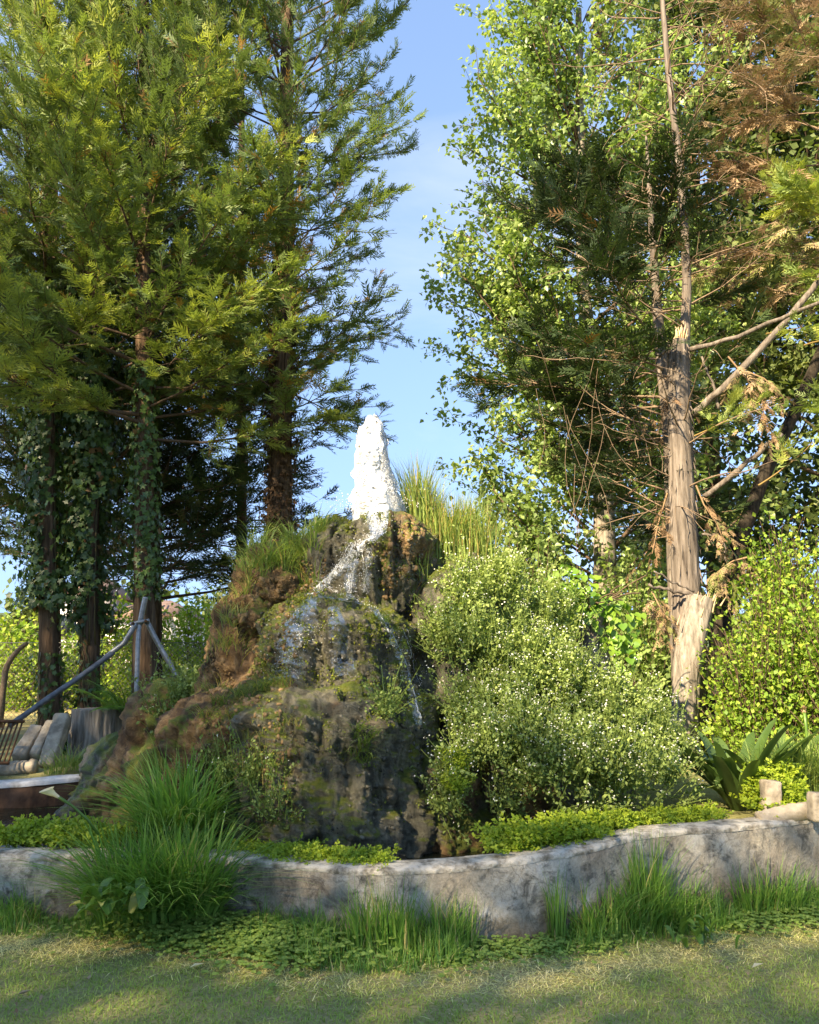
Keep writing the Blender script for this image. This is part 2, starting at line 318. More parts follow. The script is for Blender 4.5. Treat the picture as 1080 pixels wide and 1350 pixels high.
def groundmat():
    m, nt, bs, out = new_mat('ground_soil_and_turf')
    p = n_pos(nt); a = n_noise(nt, 1.6, 6, 0.6, p); b = n_noise(nt, 45, 5, 0.7, p); c = n_noise(nt, 0.35, 5, 0.6, p)
    soil = n_ramp(nt, b.outputs['Fac'], [(0.3, g3(0.17, 0.17, 0.065)), (0.7, g3(0.36, 0.33, 0.16))])
    dry = n_ramp(nt, b.outputs['Fac'], [(0.3, g3(0.3, 0.25, 0.12)), (0.7, g3(0.55, 0.46, 0.25))])
    f = n_attr(nt, 'dry')
    col = n_mix(nt, f, soil.outputs['Color'], dry.outputs['Color'])
    far = n_ramp(nt, c.outputs['Fac'], [(0.4, g3(0.6, 0.7, 0.5)), (0.62, g3(1.1, 1.05, 1))])
    col = n_mix(nt, 0.7, col, far.outputs['Color'], 'MULTIPLY')
    nt.links.new(col, bs.inputs['Base Color']); bs.inputs['Roughness'].default_value = 0.95; bs.inputs['Specular IOR Level'].default_value = 0.1
    n_bump(nt, bs, b.outputs['Fac'], 0.8, 0.02); return m
M['ground'] = groundmat()
def watermat():
    m, nt, bs, out = new_mat('basin_water')
    bs.inputs['Base Color'].default_value = (0.012, 0.016, 0.01, 1); bs.inputs['Roughness'].default_value = 0.06
    ns = n_noise(nt, 14, 3, 0.5, n_pos(nt)); n_bump(nt, bs, ns.outputs['Fac'], 0.35, 0.02); return m
M['water'] = watermat()
def frothmat():
    m, nt, bs, out = new_mat('white_water')
    bs.inputs['Base Color'].default_value = (0.93, 0.94, 0.93, 1); bs.inputs['Roughness'].default_value = 0.25
    bs.inputs['Specular IOR Level'].default_value = 0.6
    tr = nt.nodes.new('ShaderNodeBsdfTranslucent'); tr.inputs['Color'].default_value = (0.92, 0.94, 0.95, 1)
    ms = nt.nodes.new('ShaderNodeMixShader'); ms.inputs[0].default_value = 0.25
    ns = n_noise(nt, 1, 6, 0.75, n_pos(nt, (120, 120, 26)), 0.5); n_bump(nt, bs, ns.outputs['Fac'], 0.5, 0.008)
    nt.links.new(bs.outputs[0], ms.inputs[1]); nt.links.new(tr.outputs[0], ms.inputs[2]); nt.links.new(ms.outputs[0], out.inputs['Surface']); return m
M['froth'] = frothmat()
def clearmat():
    m, nt, bs, out = new_mat('running_water')
    bs.inputs['Base Color'].default_value = (0.75, 0.8, 0.82, 1); bs.inputs['Roughness'].default_value = 0.12
    bs.inputs['Transmission Weight'].default_value = 0.35; bs.inputs['IOR'].default_value = 1.33; bs.inputs['Specular IOR Level'].default_value = 0.8
    ns = n_noise(nt, 60, 3, 0.6, n_pos(nt)); n_bump(nt, bs, ns.outputs['Fac'], 0.9, 0.02); return m
M['stream'] = clearmat()

# ------------------------------------------------------------------ leaf templates (pointing +Y, lying in XY)
def T_spray(n=6, w=0.085, spread=0.42, seed=0):
    r = np.random.default_rng(seed); V = []; F = []
    def tri(a, b, c): k = len(V); V.extend([a, b, c]); F.append((k, k + 1, k + 2))
    tri((-0.025, 0, 0), (0.025, 0, 0), (0, 1, -0.08))
    for i in range(n):
        t = 0.05 + 0.88 * (i + r.uniform(-.2, .2)) / n
        for s in (-1, 1):
            l = spread * (1 - 0.7 * t) * r.uniform(0.7, 1.25) + 0.07
            an = R(r.uniform(24, 46)); bx, by = s * math.sin(an), math.cos(an)
            z = r.uniform(-0.2, 0.1) * l; zb = -0.08 * t * t; px, py = by, -bx
            tri((-px * w * .35, t - py * w * .35, zb), (px * w * .6 + bx * l * .35, t + by * l * .35 + py * w * .6, zb + z * .4), (bx * l, t + by * l, zb + z))
    return np.array(V, float), np.array(F)
SPR = [T_spray(4 + k % 2, 0.1, 0.36 + .06 * k, k) for k in range(4)]
SPRL = [T_spray(4, 0.12, 0.42, k + 9) for k in range(3)]
def T_leaf(L=1.0, W=0.7, fold=0.12, droop=0.1):
    V = [(0, 0, 0), (-W * .5, .38 * L, fold), (0, .45 * L, 0), (W * .5, .38 * L, fold), (0, L, -droop)]
    return np.array(V, float), np.array([(0, 2, 1), (0, 3, 2), (1, 2, 4), (2, 3, 4)])
LEAF = T_leaf(); LEAFN = T_leaf(1, 0.4, 0.06, 0.12)
LEAFQ = (np.array([(0, 0, 0), (-.34, .45, .06), (.34, .45, .06), (0, 1, -.06)], float), np.array([(0, 2, 1), (1, 2, 3)]))
def T_ivy():
    a = [(0, 0, 0), (-.42, -.08, .05), (-.3, .3, .03), (-.5, .5, .02), (-.17, .58, .02), (0, 1, -.12), (.17, .58, .02), (.5, .5, .02), (.3, .3, .03), (.42, -.08, .05)]
    V = np.array([(0, .3, 0)] + a, float); n = len(a)
    return V, np.array([(0, 1 + (k + 1) % n, 1 + k) for k in range(n)])
IVY = T_ivy()
def T_round(n=6):
    V = [(0, .45, 0.05)] + [(0.5 * math.sin(2 * math.pi * k / n), .45 + .5 * math.cos(2 * math.pi * k / n), 0) for k in range(n)]
    return np.array(V, float), np.array([(0, 1 + (k + 1) % n, 1 + k) for k in range(n)])
ROUND = T_round(5)
_o = np.array([(1, 0, 0), (-1, 0, 0), (0, 1, 0), (0, -1, 0), (0, 0, 1), (0, 0, -1)], float)
OCTA = (_o, np.array([(0, 2, 4), (2, 1, 4), (1, 3, 4), (3, 0, 4), (2, 0, 5), (1, 2, 5), (3, 1, 5), (0, 3, 5)]))

def blades(b, pos, h, az, bend, w, tint, seg=3):
    pos = np.asarray(pos, float); n = len(pos)
    bc = lambda x: np.broadcast_to(np.asarray(x, float), (n,))
    h, az, bend, w, tint = map(bc, (h, az, bend, w, tint))
    d = np.stack([np.cos(az), np.sin(az), np.zeros(n)], 1); sa = az + np.pi / 2 + rng.normal(size=n) * 0.5
    sd_ = np.stack([np.cos(sa), np.sin(sa), np.zeros(n)], 1)
    V = []; 
    for k in range(seg + 1):
        t = k / seg
        c = pos + d * (h * (bend * t * t + 0.12 * bend * t))[:, None]
        c[:, 2] += h * (t - 0.45 * np.minimum(bend, 1.5) * t ** 2.2)
        ww = w * (1 - t ** 1.6) * 0.5
        if k < seg: V.append(c - sd_ * ww[:, None]); V.append(c + sd_ * ww[:, None])
        else: V.append(c)
    V = np.stack(V, 1); m = V.shape[1]
    f = []
    for k in range(seg - 1): f += [(2 * k, 2 * k + 1, 2 * k + 3), (2 * k, 2 * k + 3, 2 * k + 2)]
    f.append((2 * seg - 2, 2 * seg - 1, 2 * seg))
    f = np.array(f)[None] + (np.arange(n) * m)[:, None, None]
    b.add(V.reshape(-1, 3), f.reshape(-1, 3), np.repeat(tint, m))

# ================================================================== wall curve and ground
wx = np.array([-700, -350, -150, 0, 60, 180, 300, 380, 460, 530, 600, 680, 740, 780, 815, 850, 900, 960, 1020, 1080, 1200, 1400, 1700])
wy = np.array([1095, 1112, 1121, 1127, 1128, 1127, 1131, 1139, 1146, 1146, 1142, 1134, 1125, 1117, 1107, 1099, 1094, 1090, 1084, 1077, 1068, 1062, 1060])
wh = np.interp(wx, [-700, 0, 300, 460, 640, 770, 850, 1080, 1700], [.36, .36, .38, .40, .42, .46, .50, .54, .56])
WP = []
for a_, b_, h_ in zip(wx, wy, wh):
    u = (a_ - 540) / 1080; v = (675 - b_) / 1080
    d_ = np.array([u, math.cos(TH) - v * math.sin(TH), math.sin(TH) + v * math.cos(TH)])
    WP.append(CAM + d_ * ((h_ - 1.6) / d_[2]))
WP = np.array(WP)
def resample(P, n):
    s = np.r_[0, np.cumsum(np.linalg.norm(np.diff(P, axis=0), axis=1))]
    t = np.linspace(0, s[-1], n); out = np.stack([np.interp(t, s, P[:, k]) for k in range(P.shape[1])], 1)
    for _ in range(6): out[1:-1] = 0.25 * out[:-2] + 0.5 * out[1:-1] + 0.25 * out[2:]
    return out
WC = resample(WP, 260)
def wall_y(x): return np.interp(x, WC[:, 0], WC[:, 1])
def wall_h(x): return np.interp(x, WC[:, 0], WC[:, 2])
def gz(x, y):
    x = np.asarray(x, float); y = np.asarray(y, float)
    back = y - wall_y(x)
    z = 0.012 * fbm(np.stack([x * 1.2, y * 1.2, 0 * x], -1), 3)
    hi = 0.44 + 0.12 * sstep(0.5, 3.0, x) + 0.25 * sstep(14, 30, y)
    inner = 0.10 + (hi - 0.10) * sstep(1.6, 3.2, back) + sstep(1.7, 2.2, x) * (0.36 - 0.36 * sstep(1.6, 3.2, back)) * sstep(0.2, 0.6, back)
    return np.where(back > 0.1, inner, 0) + z

def coords(lo, hi, dn, lim, g=1.12):
    c = list(np.arange(lo, hi, dn)); s = dn
    while c[-1] < lim: s *= g; c.append(c[-1] + s)
    s = dn
    while c[0] > -lim: s *= g; c.insert(0, c[0] - s)
    return np.array(c)
gx_ = coords(-6, 6, 0.2, 500); gy_ = coords(2, 8, 0.1, 500)
X, Yg = np.meshgrid(gx_, gy_)
Z = gz(X, Yg)
dry = sstep(11, 13, Yg) * 0.9 * (X < 2) + 0.42 * sstep(3.5, 3.9, Yg) * (Yg < wall_y(X))
mesh_obj('ground', np.stack([X, Yg, Z], -1).reshape(-1, 3), grid_faces(len(gy_), len(gx_)), M['ground'], None, None, True, {'dry': dry.ravel()})['kind'] = 'structure'

# the basin wall: body + worn whitewashed rim
def sweep(curve, prof, name, mat, parent, disp=0.0, cols=None):
    P = np.asarray(curve); t = nrm(np.gradient(P[:, :2], axis=0)); nr = np.stack([-t[:, 1], t[:, 0]], 1)
    V = []
    for (o, z) in prof:
        zz = P[:, 2] * z[0] + z[1]
        V.append(np.stack([P[:, 0] + nr[:, 0] * o, P[:, 1] + nr[:, 1] * o, zz], 1))
    V = np.stack(V, 1)
    if disp:
        q = V.reshape(-1, 3); k = (fbm(q * 6, 4) + .7 * fbm(q * 26, 3)) * disp; k2 = fbm(q * 6 + 40, 4) * disp
        q = q + np.stack([np.zeros(len(q)), k, k2 * 0.6], 1); V = q.reshape(V.shape)
    return mesh_obj(name, V.reshape(-1, 3), grid_faces(len(P), len(prof), False), mat, parent, None, True)
WCf = resample(WP, 700)
wall = tag(empty('basin_wall', (0, float(wall_y(0)), 0)), 'low curved concrete basin wall with grey lichen blotches and pale worn rim', 'wall')
prof = [(0.03, (0, -0.15)), (0.0, (0, 0.0))] + [(0.0, (k / 12.0, 0)) for k in range(1, 12)] + [(0.004, (1, -0.02)), (0.012, (1, -0.012))]
sweep(WCf, prof, 'wall_face', M['concrete'], wall, 0.016)
prof = [(-0.002, (1, -0.03)), (-0.004, (1, -0.014)), (0.004, (1, 0.0)), (0.02, (1, 0.004)), (0.06, (1, 0.006)), (0.11, (1, 0.006)), (0.16, (1, 0.004)), (0.2, (1, 0)), (0.216, (1, -0.012)), (0.22, (1, -0.05)), (0.22, (0, -0.1))]
M['rim'] = simple_mat('worn_rim', g3(0.15, 0.13, 0.095), g3(0.55, 0.5, 0.41), (13, 13, 13), 0.92, 1.0, 0.03, lo=0.36, hi=0.58)
sweep(WCf, prof, 'wall_rim', M['rim'], wall, 0.014)

# water in the basin
wxs = np.linspace(-4.5, 3.5, 120)
wv = np.stack([np.stack([wxs, wall_y(wxs) + 0.15, np.full(120, 0.24)], 1), np.stack([wxs, wall_y(wxs) + 2.6, np.full(120, 0.24)], 1)], 0)
o = mesh_obj('basin_water', wv.reshape(-1, 3), grid_faces(2, 120), M['water']); o['kind'] = 'structure'

# ================================================================== rock mound
ROCKS = []
def tier(name, parent, cx, cy, ztop, zbot, rx, ry, dome=0.22, flare=0.15, amp=0.09, ridge=0.05, seed=0, ochre=0.0, moss=0.5, wet=1.0, black=0.0, nt_=150, nz_=130, tilt=(0, 0)):
    th = np.linspace(0, 2 * np.pi, nt_, endpoint=False); t = np.linspace(0, 1, nz_)
    TT, H = np.meshgrid(t, th, indexing='ij')
    k = 0.36; top = np.clip(TT / k, 0, 1); sk = np.clip((TT - k) / (1 - k), 0, 1)
    r = np.where(TT < k, np.sin(top * np.pi / 2) ** 0.9, 1 + flare * sk - 0.07 * np.sin(np.clip(sk * 2.2, 0, 1) * np.pi) + 0.04 * np.sin(sk * 11 + seed) * sk)
    z = ztop - dome * (1 - np.cos(top * np.pi / 2)) ** 1.0 - (ztop - dome - zbot) * sk
    x = np.cos(H) * r * rx; y = np.sin(H) * r * ry
    z = z + x * tilt[0] * (1 - sk) + y * tilt[1] * (1 - sk)
    P = np.stack([cx + x, cy + y, z], -1)
    out = np.stack([np.cos(H), np.sin(H), 0.25 + 0.9 * (1 - top)], -1); out = nrm(out)
    big = fbm(P * 1.9 + seed * 7.1, 4) * amp * 2.0
    rq = np.stack([np.cos(H) * rx * 9, np.sin(H) * ry * 9, P[..., 2] * 1.7 + seed], -1)
    rd = 1.2 - np.abs(fbm(rq, 5, 0.6)) * 3.6
    fine = fbm(P * 9 + seed, 5, 0.72) * 0.085 - np.abs(fbm(P * 6.5 + 50 + seed, 4, .6)) * 0.07 + 0.03
    pits = -np.clip(fbm(P * 5.0 + 33 + seed, 3) - 0.22, 0, 1) * 0.35
    skw = sstep(0.55, 1.0, top)
    d = big + ridge * rd * (0.25 + 0.75 * skw) + fine + pits * (0.6 + ochre)
    P = P + out * (d * np.minimum(1, top * 3 + 0.15))[..., None]
    # normals, to place moss on ledges
    gu = np.gradient(P, axis=0); gv = np.gradient(P, axis=1); N = nrm(np.cross(gv, gu)); N *= np.sign(np.sum(N * out, -1, keepdims=True) + 1e-6)
    nzv = N[..., 2]
    a = fbm(P * 2.3 + 5 + seed, 4); b = fbm(P * 3.1 + 60, 4); c = fbm(np.stack([P[..., 0] * 5, P[..., 1] * 5, P[..., 2] * 0.9], -1) + 9, 4)
    oc = sstep(-0.1, 0.18, a + (ochre - 0.5) * 1.2); mo = sstep(0.02, 0.26, c * 1.0 + (nzv - 0.45) * 0.55 + (moss - 0.5) * 0.8)
    bl = 0.85 * sstep(0.12, 0.4, b + (black - 0.68) * 1.0 + 0.25 * (d < -0.04))
    we = np.clip(wet * (1 - 0.8 * oc) + 0.2 * b, 0, 1)
    f = grid_faces(nz_, nt_, True)
    o = mesh_obj(name, P.reshape(-1, 3), f[:, ::-1], M['rock'], parent, None, True, {'ochre': oc.ravel(), 'moss': mo.ravel(), 'wet': we.ravel(), 'black': bl.ravel()})
    ROCKS.append((P.reshape(-1, 3), f)); return o
pm = at(440, 1100, 6.4)
mound = tag(empty('fountain_mound', (pm[0], 6.4, 0.15)), 'tall tufa rock mound of wet black, ochre and mossy tiers with water running down', 'rock mound')
def px_x(px, Y): return at(px, 860, Y)[0]
def px_z(py, Y): return at(540, py, Y)[2]
T_ = lambda px, Y: (px_x(px, Y), Y)
tier('rock_tier', mound, *T_(432, 6.45), px_z(893, 6.05), 0.05, 0.80, 0.78, 0.30, 0.16, 0.09, 0.06, 1, ochre=0.26, moss=0.6, wet=0.9, black=0.5, nt_=200, nz_=150, tilt=(-0.02, 0.06))
tier('rock_tier', mound, *T_(300, 6.55), px_z(912, 6.2), 0.05, 0.40, 0.62, 0.3, 0.28, 0.11, 0.05, 2, ochre=1.0, moss=0.28, wet=0.1, black=0.3, nt_=140, nz_=120)
tier('rock_tier', mound, *T_(446, 6.8), px_z(785, 6.45), 0.6, 0.58, 0.66, 0.28, 0.22, 0.08, 0.075, 3, ochre=0.22, moss=0.72, wet=1.0, black=0.5, nt_=190, nz_=150, tilt=(-0.02, 0.05))
tier('rock_tier', mound, *T_(505, 7.15), px_z(672, 7.0), 1.3, 0.40, 0.45, 0.32, 0.10, 0.10, 0.075, 4, ochre=0.4, moss=0.68, wet=0.9, black=0.5, nt_=170, nz_=130)
tier('rock_tier', mound, *T_(440, 7.2), px_z(674, 7.1), 1.3, 0.24, 0.3, 0.22, 0.1, 0.10, 0.05, 5, ochre=0.2, moss=0.6, wet=0.9, black=0.6, nt_=80, nz_=66)
tier('rock_tier', mound, *T_(372, 7.3), px_z(712, 7.2), 0.8, 0.36, 0.42, 0.42, 0.5, 0.12, 0.05, 6, ochre=1.0, moss=0.36, wet=0.05, black=0.25, nt_=100, nz_=80)
tier('rock_tier', mound, *T_(335, 7.1), px_z(790, 6.9), 0.3, 0.32, 0.5, 0.45, 0.9, 0.12, 0.05, 7, ochre=1.0, moss=0.32, wet=0.05, black=0.35, nt_=100, nz_=90)
tier('rock_tier', mound, *T_(590, 7.2), px_z(735, 7.2), 0.2, 0.42, 0.5, 0.5, 0.6, 0.10, 0.07, 8, ochre=0.3, moss=0.4, wet=0.6, black=0.6, nt_=100, nz_=80)
tier('rock_tier', mound, *T_(585, 6.35), px_z(985, 6.1), 0.05, 0.24, 0.36, 0.25, 0.25, 0.07, 0.05, 9, ochre=0.75, moss=0.8, wet=0.5, black=0.25, nt_=90, nz_=80)
tier('rock_tier', mound, *T_(250, 7.6), px_z(890, 7.5), 0.2, 0.42, 0.5, 0.4, 0.5, 0.12, 0.04, 10, ochre=0.7, moss=0.6, wet=0.2, black=0.4, nt_=80, nz_=66)
tier('rock_tier', mound, *T_(690, 7.6), px_z(830, 7.6), 0.2, 0.55, 0.6, 0.6, 0.6, 0.10, 0.05, 11, ochre=0.5, moss=0.6, wet=0.2, black=0.5, nt_=60, nz_=50)
RV = np.vstack([r[0] for r in ROCKS]); k_ = 0; RF = []
for r in ROCKS: RF.append(r[1] + k_); k_ += len(r[0])
BV = BVHTree.FromPolygons([tuple(v) for v in RV], [tuple(int(i) for i in f) for f in np.vstack(RF)])
def on_rock(px, py):
    u = (px - 540) / 1080.0; v = (675 - py) / 1080.0
    d = Vector((u, math.cos(TH) - v * math.sin(TH), math.sin(TH) + v * math.cos(TH)))
    h = BV.ray_cast(Vector(CAM), d)
    if h[0] is None: return None, None
    n = np.array(h[1]); n = n if np.dot(n, -np.array(d)) > 0 else -n
    return np.array(h[0]), n
def rock_z(x, y):
    h = BV.ray_cast(Vector((x, y, 9)), Vector((0, 0, -1))); return h[0][2] if h[0] is not None else float(gz(x, y))

def moss_tufts(name, label, boxes, n, mat, size):
    b = Batch(); P_ = []; N_ = []
    for k in range(n):
        x0_, y0_, x1_, y1_ = boxes[rng.integers(len(boxes))]; h, nn = on_rock(rng.uniform(x0_, x1_), rng.uniform(y0_, y1_))
        if h is not None and (nn[2] > .15 or rng.random() < .25) and vnoise(h * 7)  > -.15: P_.append(h + nn * .004); N_.append(nn)
    P_ = np.array(P_); N_ = np.array(N_); m = len(P_); P3 = np.repeat(P_, 6, 0) + rng.normal(0, size * .6, (m * 6, 3)); D = nrm(np.repeat(N_, 6, 0) * .5 + rng.normal(size=(m * 6, 3)) * .7 + [0, 0, -.35])
    b.inst(*LEAFQ, frames(D), P3, size * rng.uniform(.6, 1.5, m * 6), rng.random(m * 6)); o = b.build(name, M[mat], mound); o['kind'] = 'stuff'; o['label'] = label
M['moss'] = leaf_mat('moss', [(0.0, g3(0.06, 0.085, 0.014)), (0.6, g3(0.14, 0.175, 0.02)), (1.0, g3(0.27, 0.26, 0.045))], 0.3)
moss_tufts('moss', 'yellow-green moss tufts on the rock ledges', [(395, 785, 520, 850), (450, 700, 570, 790), (330, 880, 450, 925), (420, 665, 545, 700), (380, 770, 430, 800), (470, 800, 560, 900), (345, 800, 420, 900), (430, 900, 560, 960)], 2600, 'moss', .017)
moss_tufts('hanging_moss', 'dark stringy moss hanging on the lower rock', [(260, 920, 400, 1090), (400, 900, 580, 1100)], 900, 'moss', .014)

# crumbly tufa crust: nodules standing on the rock faces
M['crust'] = simple_mat('tufa_crust', g3(0.07, 0.048, 0.024), g3(0.33, 0.21, 0.1), (6, 6, 6), 0.85, 0.8, 0.01, lo=.36, hi=.66)
M['wetcrust'] = simple_mat('wet_tufa_crust', g3(0.03, 0.03, 0.022), g3(0.2, 0.18, 0.125), (7, 7, 7), 0.4, 0.8, 0.01, lo=.4, hi=.68)
_ico = None
def T_nodule(seed):
    r = np.random.default_rng(seed); v = OCTA[0]; f = OCTA[1]; V = list(map(tuple, v)); F = []; ed = {}
    def mid(a, b):
        k = (min(a, b), max(a, b))
        if k not in ed: ed[k] = len(V); m_ = np.array(V[a]) + np.array(V[b]); V.append(tuple(m_ / np.linalg.norm(m_)))
        return ed[k]
    for a, b, c in f:
        ab, bc, ca = mid(a, b), mid(b, c), mid(c, a); F += [(a, ab, ca), (ab, b, bc), (ca, bc, c), (ab, bc, ca)]
    V = np.array(V); return V * r.uniform(.65, 1.3, (len(V), 1)), np.array(F)
NOD = [T_nodule(k) for k in range(4)]
def crust(name, label, boxes, n, mat, lo, hi):
    b = Batch(); P_ = [[], [], [], []]; Z_ = [[], [], [], []]
    for k in range(n):
        x0_, y0_, x1_, y1_ = boxes[rng.integers(len(boxes))]; h, nn = on_rock(rng.uniform(x0_, x1_), rng.uniform(y0_, y1_))
        if h is None or vnoise(h * 4.3) < -.25: continue
        r_ = lo + (hi - lo) * rng.random() ** 3; q = k % 4; P_[q].append(h - nn * r_ * .45); Z_[q].append(r_)
    for q in range(4):
        m = len(P_[q]); Ms_ = frames(rng.normal(size=(m, 3))) * rng.uniform(.6, 1.3, (m, 1, 3)); b.inst(*NOD[q], Ms_, np.array(P_[q]), np.array(Z_[q]), .5)
    o = b.build(name, M[mat], mound); o['kind'] = 'stuff'; o['label'] = label
crust('dry_crust', 'crumbly ochre tufa nodules on the left flank', [(255, 905, 400, 1090), (300, 760, 390, 900), (330, 735, 430, 790), (270, 850, 340, 930), (500, 690, 560, 790)], 2600, 'crust', .005, .027)
crust('wet_crust', 'dark wet tufa nodules on the centre faces', [(400, 920, 590, 1110), (345, 800, 560, 900), (420, 680, 560, 780)], 1800, 'wetcrust', .005, .024)

# small mossy rocks of the spill at the left
def small_rock(px, py, Y, r, label, seed, **k):
    p = at(px, py, Y); e = tag(empty('mossy_rock', (p[0], p[1], float(gz(p[0], p[1])))), label, 'rock')
    tier('stone', e, p[0], p[1], p[2], float(gz(p[0], p[1])) - 0.15, r[0], r[1], r[2], 0.35, 0.07, 0.04, seed, nt_=64, nz_=56, **k)
small_rock(212, 985, 7.1, (0.22, 0.3, 0.2), 'yellow-green mossy rock hump left of the fountain mound', 21, ochre=0.9, moss=1.0, wet=0.2, black=0.0)
small_rock(175, 962, 7.9, (0.38, 0.4, 0.25), 'broad dark mossy rock in front of the round tree stump', 22, ochre=0.2, moss=0.95, wet=0.7, black=0.3, tilt=(0.35, 0.0))
small_rock(125, 1025, 7.2, (0.24, 0.25, 0.22), 'dark wet rock where the side trickle meets the low kerb', 23, ochre=0.2, moss=0.35, wet=1.0, black=0.6, tilt=(0.4, 0))

# ------------------------------------------------------------------ water jet and streams
jw = at(495, 668, 6.95)
jet = tag(empty('water_jet', (jw[0], jw[1], jw[2] - 0.05)), 'frothy white fountain jet shooting up from the top of the rock', 'water jet')
jy = np.array([547, 552, 560, 572, 585, 600, 615, 630, 645, 660, 690]); jl = np.array([486, 482, 479, 474, 472, 470, 470, 469, 468, 468, 466]); jr = np.array([494, 498, 502, 505, 507, 511, 514, 517, 522, 528, 530])
n_, m_ = 150, 70
ys = np.linspace(549, 688, n_); L_ = np.interp(ys, jy, jl); R_ = np.interp(ys, jy, jr)
cz = np.array([at(500, y, 6.95)[2] for y in ys]); sc_ = 6.95 / 1080 * 1.03
cxs = jw[0] + ((L_ + R_) / 2 - 495) * sc_; rad = (R_ - L_) / 2 * sc_ * 0.95
an = np.linspace(0, 2 * np.pi, m_, endpoint=False)
P = np.stack([cxs[:, None] + rad[:, None] * np.cos(an), jw[1] + rad[:, None] * np.sin(an) * 0.9, cz[:, None] + 0 * an], -1)
P[..., 0] += fbm(P * [24, 24, 5], 4, .6) * 0.075; P[..., 1] += fbm(P * [24, 24, 5] + 30, 4, .6) * 0.075; P[..., 2] += fbm(P * [30, 30, 10] + 70, 3) * 0.05
f = grid_faces(n_, m_, True); P = P.reshape(-1, 3); cpt = P[:m_].mean(0) + [0, 0, 0.01]
f = np.vstack([f, [(k, (k + 1) % m_, len(P)) for k in range(m_)]])
mesh_obj('jet_column', np.vstack([P, cpt]), f, M['froth'], jet, None, True)
b = Batch(); N = 22000; TET = (np.array([(1, 1, 1), (-1, -1, 1), (-1, 1, -1), (1, -1, -1)], float) * .8, np.array([(0, 2, 1), (0, 1, 3), (0, 3, 2), (1, 2, 3)]))
yy = rng.uniform(547, 674, N); li = np.interp(yy, jy, jl); ri = np.interp(yy, jy, jr); u = rng.choice([-1.0, 1.0], N) * rng.normal(.9, 0.2, N); u = np.sign(u) * np.minimum(np.abs(u), 1.12 + .2 * vnoise(np.stack([yy * .12, np.sign(u) * 5, 0 * yy], -1)))
px_ = (li + ri) / 2 + u * (ri - li) / 2
pz = np.interp(yy, ys, cz); pos = np.stack([jw[0] + (px_ - 495) * sc_, jw[1] + rng.uniform(-1, 1, N) * (ri - li) / 2 * sc_ * 0.9, pz], 1)
pos[:, 1] = jw[1] + np.sign(pos[:, 1] - jw[1]) * np.sqrt(np.maximum(0, 1 - np.minimum(u ** 2, 1))) * (ri - li) / 2 * sc_ * rng.uniform(0.75, 1.1, N)
rad_ = rng.uniform(0.0006, 0.0024, N); Ms = np.tile(np.eye(3), (N, 1, 1)); Ms[:, 2, 2] = rng.uniform(1, 4.5, N)
b.inst(*TET, Ms, pos, rad_, 0.5)
N2 = 420; p2 = np.stack([jw[0] + rng.normal(-0.05, 0.2, N2), jw[1] + rng.normal(-0.05, 0.12, N2), jw[2] + np.abs(rng.normal(0, 0.06, N2)) - 0.02], 1)
b.inst(*OCTA, np.tile(np.eye(3), (N2, 1, 1)), p2, rng.uniform(0.002, 0.006, N2), 0.5)
o = b.build('jet_drops', M['froth'], jet); o['kind'] = 'stuff'

casc = tag(empty('water_cascade', (jw[0], jw[1] - 0.3, jw[2] - 0.3)), 'white trickles of water running over the dark rock tiers', 'running water')
def stream(path, w0, n_st, drops, spread=4, mat='froth', lift=0.012):
    path = np.array(path, float); L = np.r_[0, np.cumsum(np.linalg.norm(np.diff(path, axis=0), axis=1))]
    b = Batch(); bd = Batch(); dp = []
    for s in range(n_st):
        nn = max(6, int(L[-1] / 3.0)); a0, a1 = sorted(rng.uniform(0, 1, 2)); 
        if s < 2: a0, a1 = 0, 1
        t = np.linspace(a0, a1, nn) * L[-1]
        off = rng.normal(0, spread)
        q = np.stack([np.interp(t, L, path[:, 0]) + off * (0.6 + 0.4 * np.sin(t * .06 + s)) + rng.normal(0, 0.3, nn), np.interp(t, L, path[:, 1])], 1)
        pts = []
        for a_, c_ in q:
            h, nn_ = on_rock(a_, c_)
            if h is not None and (not pts or np.linalg.norm(h - pts[-1]) < 0.16): pts.append(h + nn_ * lift)
        if len(pts) > 3:
            pts = np.array(pts); r = w0 * rng.uniform(0.35, 1.1, len(pts)); b.tube(pts, r, 5, rng.random(), True, 0.25)
    for s in range(drops):
        t = rng.uniform(0, L[-1]); h, nn_ = on_rock(np.interp(t, L, path[:, 0]) + rng.normal(0, spread * 1.2), np.interp(t, L, path[:, 1]) + rng.normal(0, 2))
        if h is not None: dp.append(h + nn_ * rng.uniform(0.004, 0.04))
    if dp:
        dp = np.array(dp); b.inst(*OCTA, np.tile(np.eye(3), (len(dp), 1, 1)), dp, rng.uniform(0.0012, 0.0048, len(dp)), 0.5)
    return tag(b.build('water_stream', M[mat], casc, True), kind='stuff')
